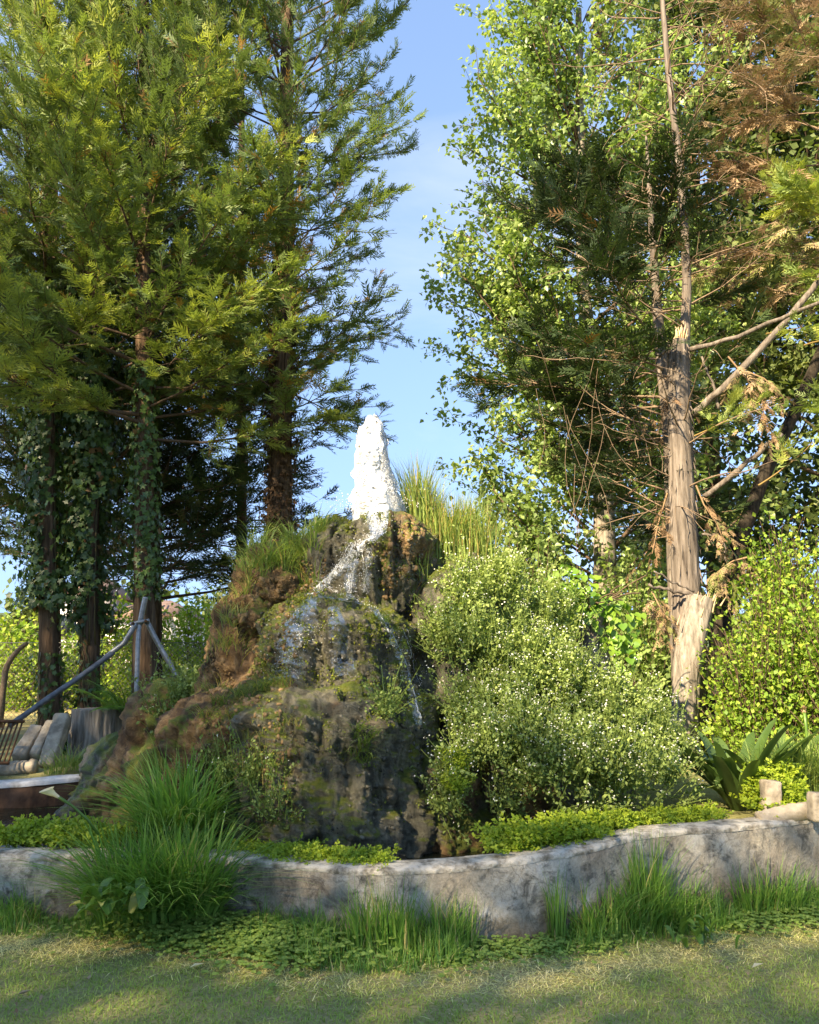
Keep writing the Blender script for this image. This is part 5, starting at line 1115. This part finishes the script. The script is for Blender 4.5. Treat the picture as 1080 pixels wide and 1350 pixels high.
# lawn: short mown blades, dry cuttings near the wall
b = Batch(); N = 84000
xs = rng.uniform(-3.3, 3.3, N); ysv = rng.uniform(2.8, 5.2, N); ok = ysv < wall_y(xs) - .1; xs, ysv = xs[ok], ysv[ok]; N = len(xs)
dw = wall_y(xs) - ysv
nn = fbm(np.stack([xs * 1.3, ysv * 2.6, 0 * xs], -1), 4); fn = fbm(np.stack([xs * 7, ysv * 7, 0 * xs + 3], -1), 3)
dryv = np.exp(-((dw - .52) / .22) ** 2) * (0.62 + .25 * (xs < 0.6)) + nn * .55 + fn * .3 - .10 + .18 * sstep(.2, 2, xs) * np.exp(-((dw - .8) / .6) ** 2)
ti = np.clip(.18 + dryv * .75 + rng.normal(0, .16, N), 0, 1)
flat = np.clip(dryv, 0, 1)
blades(b, np.stack([xs, ysv, gz(xs, ysv) - .004], 1), rng.uniform(.018, .045, N) * (1 - .25 * flat), rng.uniform(0, 6.28, N), rng.uniform(.3, 1.3, N) + flat * .9, rng.uniform(.0035, .006, N), ti, 2)
tag(b.build('lawn_grass', M['lawn']), 'short mown lawn with a dry straw-coloured strip in front of the wall', 'lawn', kind='stuff')
# straw cuttings
b = Batch(); N = 9000; pxs = rng.uniform(-300, 1400, N); Xs = np.interp(pxs, wx, WP[:, 0]); dd_ = .5 + rng.normal(0, .17, N); Ys = wall_y(Xs) - dd_; ok = (dd_ > .12) & (fbm(np.stack([Xs * 2.2, Ys * 3, 0 * Xs], -1), 3) > -.15); Xs, Ys = Xs[ok], Ys[ok]; n = len(Xs)
a = rng.uniform(0, 6.28, n); dv = np.stack([np.cos(a), np.sin(a), rng.normal(0, .25, n)], 1)
sv = np.array([(-.03, 0, 0), (.03, 0, 0), (.03, .5, .05), (-.03, .5, .05), (0, 1, .02)], float); sf = np.array([(0, 1, 2), (0, 2, 3), (3, 2, 4)])
b.inst(sv, sf, frames(dv), np.stack([Xs, Ys, gz(Xs, Ys) + rng.uniform(.008, .03, n)], 1), rng.uniform(.025, .06, n), np.clip(rng.normal(.72, .16, n), .2, 1))
tag(b.build('straw_cuttings', M['lawn']), 'dry grass cuttings scattered on the lawn near the wall', 'straw', kind='stuff')
b = Batch(); n = 260; Xs = rng.uniform(-2.8, 2.8, n); Ys = wall_y(Xs) - .15 - rng.random(n) ** 1.3 * 1.6; b.inst(*LEAFN, frames(np.stack([rng.normal(size=n), rng.normal(size=n), rng.normal(0, .2, n)], 1)), np.stack([Xs, Ys, gz(Xs, Ys) + .026], 1), rng.uniform(.015, .045, n), rng.uniform(.1, .7, n))
tag(b.build('leaf_litter', M['deadfir']), 'small dry leaf scraps scattered over the lawn', 'litter', kind='stuff')
# dead leaves on the lawn
for px, py, s, lab in ((250, 1282, .07, 'pale yellow fallen leaf lying on the dry lawn strip'), (62, 1282, .045, 'brown fallen leaf on the lawn near the big grass clump'), (992, 1282, .07, 'flat tan leaf scrap on the right of the lawn'), (22, 1318, .06, 'curled tan fallen leaf on the green lawn')):
    u = (px - 540) / 1080; v = (675 - py) / 1080; d_ = np.array([u, math.cos(TH) - v * math.sin(TH), math.sin(TH) + v * math.cos(TH)]); p = CAM + d_ * (-1.585 / d_[2])
    v_, f_ = T_leaf(1, .45, .18, -.15); o = mesh_obj('fallen_leaf', v_ @ frames(np.array([[1, .3, .05]]))[0].T * s + p + [0, 0, .022], f_, M['spathe' if s == .07 else 'deadfir'], None, np.full(5, .6), True, loc=tuple(p)); tag(o, lab, 'leaf')

# ---- calla lily and dock plants
def broadplant(px, py, Y, n, L, W, label, name='calla_plant', tl=(0, .8), zb=None):
    p = at(px, py, Y); z = float(gz(p[0], Y)) if zb is None else zb; e = tag(empty(name, (p[0], Y, z)), label, 'plant'); ms = []
    for k in range(5):
        v, f = strap_leaf(9, 1, W, (.7, 1.0, 1.25)[k % 3]); q = mesh_obj('leaf', v, f, M['calla'], None, np.full(len(v), 1.0 if k == 4 else rng.uniform(*tl)), True); ms.append(q.data); bpy.data.objects.remove(q)
    for k in range(n):
        a = k * 2.399; d = np.array([math.cos(a), math.sin(a) - .3, rng.uniform(-.1, .6)]); st = np.array([rng.normal(0, .09), rng.normal(-.05, .05), rng.uniform(0, .25) * L * 2])
        leaf_obj('leaf', ms[rng.integers(4) if rng.random() > .06 else 4], e, frames(d[None])[0], st, L * rng.uniform(.6, 1.15))
    return e
ec = broadplant(150, 1190, 4.72, 34, .19, .36, 'calla lily with broad leaves and one cream flower in the long grass', zb=.2)
fl = Batch(); B = np.array([at(130, 1100, 4.75), at(115, 1080, 4.72), at(95, 1062, 4.7), at(76, 1050, 4.68)]); fl.tube(B, [.008, .008, .007, .009], 6, .3); fl.build('flower_stalk', M['calla'], ec, True)
d = nrm(B[-1] - B[-2]); ang = np.linspace(0, 2 * np.pi, 14, endpoint=False); x_ = nrm(np.cross(d, [0, 1, 0])); y_ = np.cross(d, x_); V = []
for k, (s_, r_) in enumerate(((-.01, .008), (.02, .012), (.045, .02), (.07, .032))):
    for a in ang: V.append(B[-1] + d * (s_ + (.025 * math.cos(a) if k == 3 else 0)) + (x_ * math.cos(a) + y_ * math.sin(a)) * r_)
mesh_obj('spathe', np.array(V), grid_faces(4, 14, True), M['spathe'], ec, np.full(56, .7), True)
broadplant(922, 1185, 4.93, 15, .16, .34, 'dock plant with yellowing leaf at the foot of the wall bend', 'dock_plant')

# ================================================================== left clutter
def box_pts(c, ux, uy, uz): return np.array([c + sx * ux + sy * uy + sz * uz for sx in (-1, 1) for sy in (-1, 1) for sz in (-1, 1)])
BF = np.array([(0, 1, 3), (0, 3, 2), (4, 6, 7), (4, 7, 5), (0, 4, 5), (0, 5, 1), (2, 3, 7), (2, 7, 6), (0, 2, 6), (0, 6, 4), (1, 5, 7), (1, 7, 3)])
def bevel(o, w=.01, seg=2):
    m = o.modifiers.new('bevel', 'BEVEL'); m.width = w; m.segments = seg; m.limit_method = 'ANGLE'; return o
# kerb
K = resample(np.array([at(-260, 1042, 7.5), at(-60, 1035, 7.55), at(40, 1030, 7.6), at(100, 1024, 7.8), at(150, 1020, 8.1)]), 90)
kerb = tag(empty('low_kerb', (K[45][0], K[45][1], .1)), 'low kerb with a white top and rust-brown stained face behind the ferns', 'kerb')
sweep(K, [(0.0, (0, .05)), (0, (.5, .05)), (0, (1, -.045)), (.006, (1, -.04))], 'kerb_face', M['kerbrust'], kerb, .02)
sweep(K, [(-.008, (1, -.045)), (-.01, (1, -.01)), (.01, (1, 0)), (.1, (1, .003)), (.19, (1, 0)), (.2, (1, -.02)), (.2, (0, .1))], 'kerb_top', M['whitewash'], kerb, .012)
# second old kerb stone behind
P = np.array([at(-30, 1012, 8.5), at(10, 1008, 8.5), at(48, 1003, 8.5)])
ks = tag(empty('stone_kerb', tuple(P[1])), 'short grey stone edging in front of the leaning concrete posts', 'kerb')
b = Batch(); c, _ = samp(P, np.linspace(0, 1, 16)); b.tube(c - [0, 0, .05], .07, 8, .5, True, .08); b.build('stone', M['paleconc'], ks)
# leaning posts
def post(p0, p1, w, d, label, mat='paleconc', name='leaning_post'):
    a, c = np.array(p0), np.array(p1); ax = nrm(c - a); sx = nrm(np.cross(ax, [0, 1, 0])); sy = np.cross(ax, sx); n = 22; t = np.linspace(0, 1, n); m = 20; an = np.linspace(0, 2 * np.pi, m, endpoint=False)
    cs = np.sign(np.cos(an)) * np.abs(np.cos(an)) ** .3; sn = np.sign(np.sin(an)) * np.abs(np.sin(an)) ** .3
    prof = np.clip(np.minimum(t, 1 - t) * 16, 0, 1) ** .5 * .14 + .8
    V = (a + (c - a) * t[:, None])[:, None] + (prof[:, None] * cs * w)[..., None] * sx + (prof[:, None] * sn * d)[..., None] * sy
    V = V.reshape(-1, 3); V = V + fbm(V * 16, 5, .65)[:, None] * .2 * w * nrm(V - np.repeat(a + (c - a) * t[:, None], m, 0))
    f = grid_faces(n, m, True); k = len(V); V = np.vstack([V, a, c]); e = (n - 1) * m
    f = np.vstack([f, [((j + 1) % m, j, k) for j in range(m)], [(e + j, e + (j + 1) % m, k + 1) for j in range(m)]])
    o = mesh_obj(name, V, f, M[mat], None, None, True, loc=tuple(a)); return tag(o, label, 'post')
post(at(24, 1003, 8.8), at(50, 962, 9.1), .075, .1, 'cracked concrete post leaning nearest to the rusty grate')
post(at(46, 1000, 8.8), at(69, 955, 9.1), .055, .09, 'middle one of three leaning concrete posts')
post(at(62, 1012, 8.7), at(84, 944, 9.0), .085, .09, 'longest and palest of three leaning concrete posts by the stump', 'paleconc')
# rusty grate
gr = tag(empty('rusty_grate', tuple(at(5, 1008, 8.3))), 'rusty iron grate of close bars leaning by the pole foot', 'grate')
for k in range(13):
    u = k / 12.0; tb = Batch(); a = at(-38 + 68 * u, 951, 8.5); c = at(-62 + 72 * u, 1008, 8.3); tb.tube([a, (a + c) / 2, c], .010, 6, .5); tb.build('bar', M['rust'], gr, True)
for y_, yy_ in ((951, 8.5), (1006, 8.31)):
    tb = Batch(); tb.tube([at(-42 if y_ < 1000 else -64, y_, yy_ - .02), at(32 if y_ < 1000 else 12, y_, yy_ - .02)], .016, 8, .5); tb.build('rail', M['rust'], gr, True)
# long pole
P = np.array([at(12, 957, 8.5), at(60, 922, 8.75), at(110, 888, 9.0), at(150, 860, 9.2)]); po = Batch(); c, _ = samp(P, np.linspace(0, 1, 20)); c[:, 2] -= .01 * np.sin(np.linspace(0, np.pi, 20)); po.tube(c, .03, 12, .5, True, .02)
tag(po.build('long_pole', M['pole'], None, True, loc=tuple(P[0])), 'long dark grey pole slanting from the grate up to the pipe frame', 'pole')
# bent pipe frame
fr = tag(empty('pipe_frame', (at(185, 880, 9.3)[0], 9.3, .45)), 'galvanised pipe frame with splayed bent legs beside the ivy-sleeved cypress', 'frame')
def pipe(pts, r, name='leg', mat='galv'):
    P = np.array([at(*p) for p in pts]); L = np.r_[0, np.cumsum(np.linalg.norm(np.diff(P, axis=0), axis=1))]; t = np.linspace(0, L[-1], 18); c = np.stack([np.interp(t, L, P[:, k]) for k in range(3)], 1); c[1:-1] = .2 * c[:-2] + .6 * c[1:-1] + .2 * c[2:]
    b = Batch(); b.tube(c, r, 12, .5); b.build(name, M[mat], fr, True)
pipe([(192, 787, 9.25), (188, 805, 9.25), (184.5, 824, 9.25)], .030, 'stem')
pipe([(184, 820, 9.25), (182, 845, 9.2), (181, 880, 9.15), (180, 925, 9.1)], .026)
pipe([(179, 822, 9.22), (170, 838, 9.2), (163, 849, 9.2), (150, 858, 9.2), (138, 868, 9.2)], .028)
pipe([(194, 820, 9.28), (203, 838, 9.3), (211, 853, 9.3), (224, 875, 9.3), (238, 900, 9.3), (250, 930, 9.3)], .030)
pipe([(172, 823, 9.22), (184, 820, 9.22), (197, 818, 9.24)], .022, 'cross_bar')
for q in ((176, 822, 9.19), (193, 819, 9.2)):
    tb = Batch(); p = at(*q); tb.tube([p, p + [0, -.03, 0]], .016, 8, .5); tb.build('bolt', M['rust'], fr)
# round stump
ps2 = at(128, 990, 9.3); g2 = float(gz(ps2[0], 9.3)); zt2 = at(128, 934, 9.3)[2]
st = tag(empty('tree_stump', (ps2[0], 9.3, g2)), 'wide grey sawn tree stump behind the mossy rocks', 'stump')
trunk_mesh('stump', M['greybark'], st, [[ps2[0], 9.3, g2 - .05], [ps2[0] - .01, 9.3, (g2 + zt2) / 2], [ps2[0] - .015, 9.3, zt2]], .275, .25, .09, 80, 60, .08, .1)
# palm-like drooping fronds by the frame
def frond_plant(px, py, Y, label, n, L, mat='grass', tint=(.1, .5)):
    p = at(px, py, Y); g = float(gz(p[0], Y)); e = tag(empty('palm_plant', (p[0], Y, g)), label, 'palm')
    for k in range(n):
        a = k * 2.399 + rng.normal(0, .2); d = np.array([math.cos(a), math.sin(a), rng.uniform(.5, 1.6)]); B = curve([p[0], Y, g + .35], d, L * rng.uniform(.7, 1.1), 12, 0, .1, 1.9); b = Batch(); b.tube(B, np.linspace(.01, .003, 12), 4, .2, False)
        m = 46; t = np.linspace(.15, 1, m); q, qd = samp(B, t); s = np.where(np.arange(m) % 2, 1.0, -1.0)[:, None]; sv = nrm(qd * .8 + nrm(np.cross(qd, [0, 0, 1])) * s + [0, 0, -.25]); b.inst(*LEAFN, frames(sv) * np.array([.16, 1, .5])[None, None], q, .24 * (1.1 - .6 * t), rng.uniform(*tint, m)); b.build('frond', M[mat], e)
frond_plant(170, 960, 9.5, 'small palm with drooping feathery fronds under the pipe frame', 16, .85)
frond_plant(235, 935, 9.6, 'spiky young palm beside the right foot of the pipe frame', 12, .6)
# weeds around the stump
clump('sedge_tuft', 'pale arching grass in front of the round tree stump', [tuple(at(x, y, 8.4)) for x, y in ((90, 1010), (110, 1015), (75, 1020))], 260, .3, .008, 'sedge', (.4, 1.4), rad=.12)
shrub(160, 935, 9.9, .6, .3, 'tangled weeds beneath the pipe frame', 'ivy', 120, 26, .05, name='weed_bush', spread=.06)
shrub(105, 965, 9.8, .25, .2, 'ivy tuft growing between the stump and the posts', 'ivy', 60, 26, .06, name='ivy_tuft', spread=.05)
# concrete stubs on the right
def stub(px, py0, py1, Y, w, label):
    a = at(px, py1, Y); c = at(px, py0, Y); return post((a[0], Y, a[2] - .05), (c[0], Y, c[2]), w, w, label, 'paleconc', 'concrete_stub')
stub(1016, 1029, 1066, 5.75, .062, 'short weathered concrete stub standing among the lime ferns')
stub(1078, 1045, 1072, 5.45, .055, 'second concrete stub rising from the wall rim end')
sl_ = Batch(); P = np.array([at(1000, 1072, 5.6), at(1040, 1062, 5.6), at(1085, 1056, 5.6)])
b = Batch(); c, _ = samp(P, np.linspace(0, 1, 20)); b.tube(c - [0, 0, .05], .06, 10, .5, True, .05); tag(b.build('pale_rock', M['paleconc'], None, True, loc=tuple(P[0])), 'pale flat stone lying between the two concrete stubs', 'stone')
# agave-like flower stalk on the right
fs = Batch(); P = np.array([at(1066, 1010, 6.6), at(1063, 960, 6.6), at(1060, 935, 6.6)]); fs.tube(P, [.014, .012, .01], 6, .7)
ef = tag(empty('flower_stalk', tuple(P[0])), 'single green stalk with a faded pinkish head in the sunlit grass', 'plant'); fs.build('stalk', M['calla'], ef, True)
fb = Batch(); n = 40; d = nrm(rng.normal(size=(n, 3)) + [0, 0, .4]); fb.inst(*LEAFN, frames(d), np.tile(P[-1], (n, 1)), .035, .6); fb.build('faded_head', M['deadfir'], ef)

# ================================================================== far background
# chain-link fence
fe = tag(empty('chain_link_fence', (-5.5, 14.0, .45)), 'rusty chain-link fence between the trunks and the dry field', 'fence')
b = Batch(); x0f, x1f, zf0, zf1 = -10.0, -1.5, .42, 1.75; H = zf1 - zf0
for k in range(int((x1f - x0f + H) / .085)):
    s = x0f - H + k * .085
    a0 = max(s, x0f); a1 = min(s + H, x1f)
    if a1 - a0 > .03:
        b.tube([(a0, 14.0, zf0 + a0 - s), (a1, 14.0, zf0 + a1 - s)], .0035, 3, .5, False); b.tube([(a0, 14.006, zf1 - (a0 - s)), (a1, 14.006, zf1 - (a1 - s))], .0035, 3, .5, False)
o = b.build('wire_mesh', M['wire'], fe); o['kind'] = 'stuff'
for k in range(4):
    b = Batch(); xx = -9.6 + 2.6 * k; b.tube([(xx, 14.03, .3), (xx, 14.03, 1.85)], .03, 8, .5); b.build('post', M['wire'], fe, True)
b = Batch(); b.tube([(-10, 14.0, 1.76), (-1.5, 14.0, 1.76)], .006, 4, .5); b.build('top_wire', M['wire'], fe)
# pale crooked sapling by the fence
b = Batch(); P = np.array([at(2, 915, 12.5), at(8, 880, 12.5), at(15, 868, 12.5), at(28, 853, 12.5), at(36, 848, 12.5)]); P[0][2] = .5; c, _ = samp(P, np.linspace(0, 1, 14)); b.tube(c, np.linspace(.05, .03, 14), 7, .5, True, .08)
sa = tag(empty('crooked_sapling', tuple(P[0])), 'pale crooked bare sapling trunk at the fence', 'tree'); b.build('trunk', M['deadtwig'], sa, True)
# houses
def house(x0, x1, y, zw, zr, label, depth=7.0, z0=.6):
    e = tag(empty('house', ((x0 + x1) / 2, y, z0)), label, 'house'); mesh_obj('wall', box_pts(np.array([(x0 + x1) / 2, y + depth / 2, (z0 + zw) / 2 - .2]), np.array([(x1 - x0) / 2, 0, 0]), np.array([0, depth / 2, 0]), np.array([0, 0, (zw - z0) / 2 + .2])), BF, M['housewall'], e)
    V = np.array([(x0 - .4, y - .5, zw + .02), (x1 + .4, y - .5, zw + .02), (x1 + .4, y + depth + .5, zw + .02), (x0 - .4, y + depth + .5, zw + .02), (x0 + 1, y + depth / 2, zr), (x1 - 1, y + depth / 2, zr)])
    rf = mesh_obj('roof', V, np.array([(0, 1, 5), (0, 5, 4), (2, 3, 4), (2, 4, 5), (1, 2, 5), (3, 0, 4), (0, 2, 1), (0, 3, 2)]), M['rooftile'], e)
    b = Batch(); n = int((x1 - x0) / .5)
    for k in range(n):
        xx = x0 + (x1 - x0) * (k + .5) / n; q = min(max(xx, x0 + 1), x1 - 1); b.tube([(xx, y - .5, zw + .05), (xx * .4 + q * .6, y + depth * .28, zw + (zr - zw) * .56 + .03)], .1, 5, .5)
    b.build('tile_ridges', M['rooftile'], rf)
    for k in range(2):
        xx = x0 + (x1 - x0) * (.3 + .4 * k); w_ = mesh_obj('window', box_pts(np.array([xx, y - .02, z0 + (zw - z0) * .6]), np.array([.55, 0, 0]), np.array([0, .05, 0]), np.array([0, 0, .6])), BF, M['whitewash'], e)
        mesh_obj('pane', box_pts(np.array([xx, y - .06, z0 + (zw - z0) * .6]), np.array([.45, 0, 0]), np.array([0, .03, 0]), np.array([0, 0, .5])), BF, M['pane'], w_)
hx = lambda px: at(px, 860, 40)[0]
house(hx(60), hx(118), 40, px_z(785, 40), px_z(757, 43), 'white house with a clay roof seen between the two ivy-covered trunks')
house(hx(132), hx(218), 40.5, px_z(812, 40), px_z(790, 43), 'lower pale house with a long clay roof behind the bright shrubs')
# far trees and hill
hx_ = np.linspace(-160, 160, 90); hy_ = np.linspace(90, 260, 30); Xh, Yh = np.meshgrid(hx_, hy_); Zh = -1 + 15 * sstep(90, 190, Yh) * (0.75 + .5 * fbm(np.stack([Xh * .02, Yh * .02, 0 * Xh], -1), 4))
o = mesh_obj('hill', np.stack([Xh, Yh, Zh], -1).reshape(-1, 3), grid_faces(30, 90), M['hill'], None, None, True); o['kind'] = 'structure'
for k in range(5):
    px = (-200, -60, 50, 190, 300)[k]; Y = 48 + 6 * (k % 3); ztp = px_z((742, 755, 770, 748, 752, 770, 750, 740, 740)[k], Y)
    e = shrub(px, 760, Y, 3.6, 2.5, 'distant round-crowned tree on the skyline behind the houses', 'backleaf', 70, 26, .5, 'distant trees on the skyline', name='distant_tree', spread=.5, cat='tree', zb=.5)
# unseen trees added behind and left of the camera, thin crowns shaped to shade lawn and mound
def copy_tree(o, parent=None):
    c = o.copy(); scene.collection.objects.link(c); c.parent = parent
    for ch in list(o.children): copy_tree(ch, c)
    return c
sa_ = nrm(np.array([-sd[0], -sd[1]])); qa = np.array([sa_[1], -sa_[0]])     # along the sun's path, and across it
TS = math.tan(R(SUN_EL))
def shade_h(q, r):      # top of the row, so that its shadow ends on the mound's middle tier and on the trunks to the left
    zt_, rt_ = np.interp(q, [-13, -9, -7.5, -6, -4.6, -3.6, -2.6, -1.6, 0, 3], [5.8, 5.6, 4.0, 2.0, 1.4, 1.1, .6, .5, .5, .5]), np.interp(q, [-13, -9, -6, -4, -2, 3], [6, 6.5, 5.5, 4.5, 5.3, 5.3])
    return zt_ + (rt_ - r) * TS
sh = tag(empty('shade_tree', (0, -30, 0)), 'thin-crowned tall tree of the unseen row added to shade the lawn', 'tree', 'trees of the added shade row')
trunk_mesh('trunk', M['bark'], sh, [[0, -30, -.1], [.1, -30, 8], [0, -30, 15]], .25, .06, rows=40, sides=16)
n = 6000; a_ = rng.uniform(0, 6.28, n); rr = np.sqrt(rng.random(n)); zz = rng.uniform(1.5, 15.6, n); zz -= np.clip(vnoise(np.stack([np.cos(a_) * rr * 2, np.sin(a_) * rr * 2, 0 * rr], -1)), 0, 1) * (zz > 12) * 1.2; pos = np.stack([np.cos(a_) * 2.9 * rr, np.sin(a_) * 2.4 * rr, zz], 1) + np.array([0, -30, 0])
b = Batch(); b.inst(*LEAFQ, frames(nrm(rng.normal(size=(n, 3)) + [0, 0, -.3]), None, rng.uniform(-1.5, 1.5, n)), pos, rng.uniform(.13, .26, n), rng.random(n)); b.build('crown', M['backleaf'], sh)
for k, q in enumerate(np.arange(-13, 7.5, 1.5)):
    dr = -16.0 + 1.3 * (k % 3); xy = qa * q + sa_ * dr; s_ = shade_h(q, dr) / 15.5
    c = sh if k == 0 else copy_tree(sh)
    c.location = (xy[0], xy[1], 0); c.scale = (1.0, 1.0, s_); c.rotation_euler = (0, 0, rng.uniform(0, 6.28))
print('TRIS', sum(len(m.polygons) for m in bpy.data.meshes))
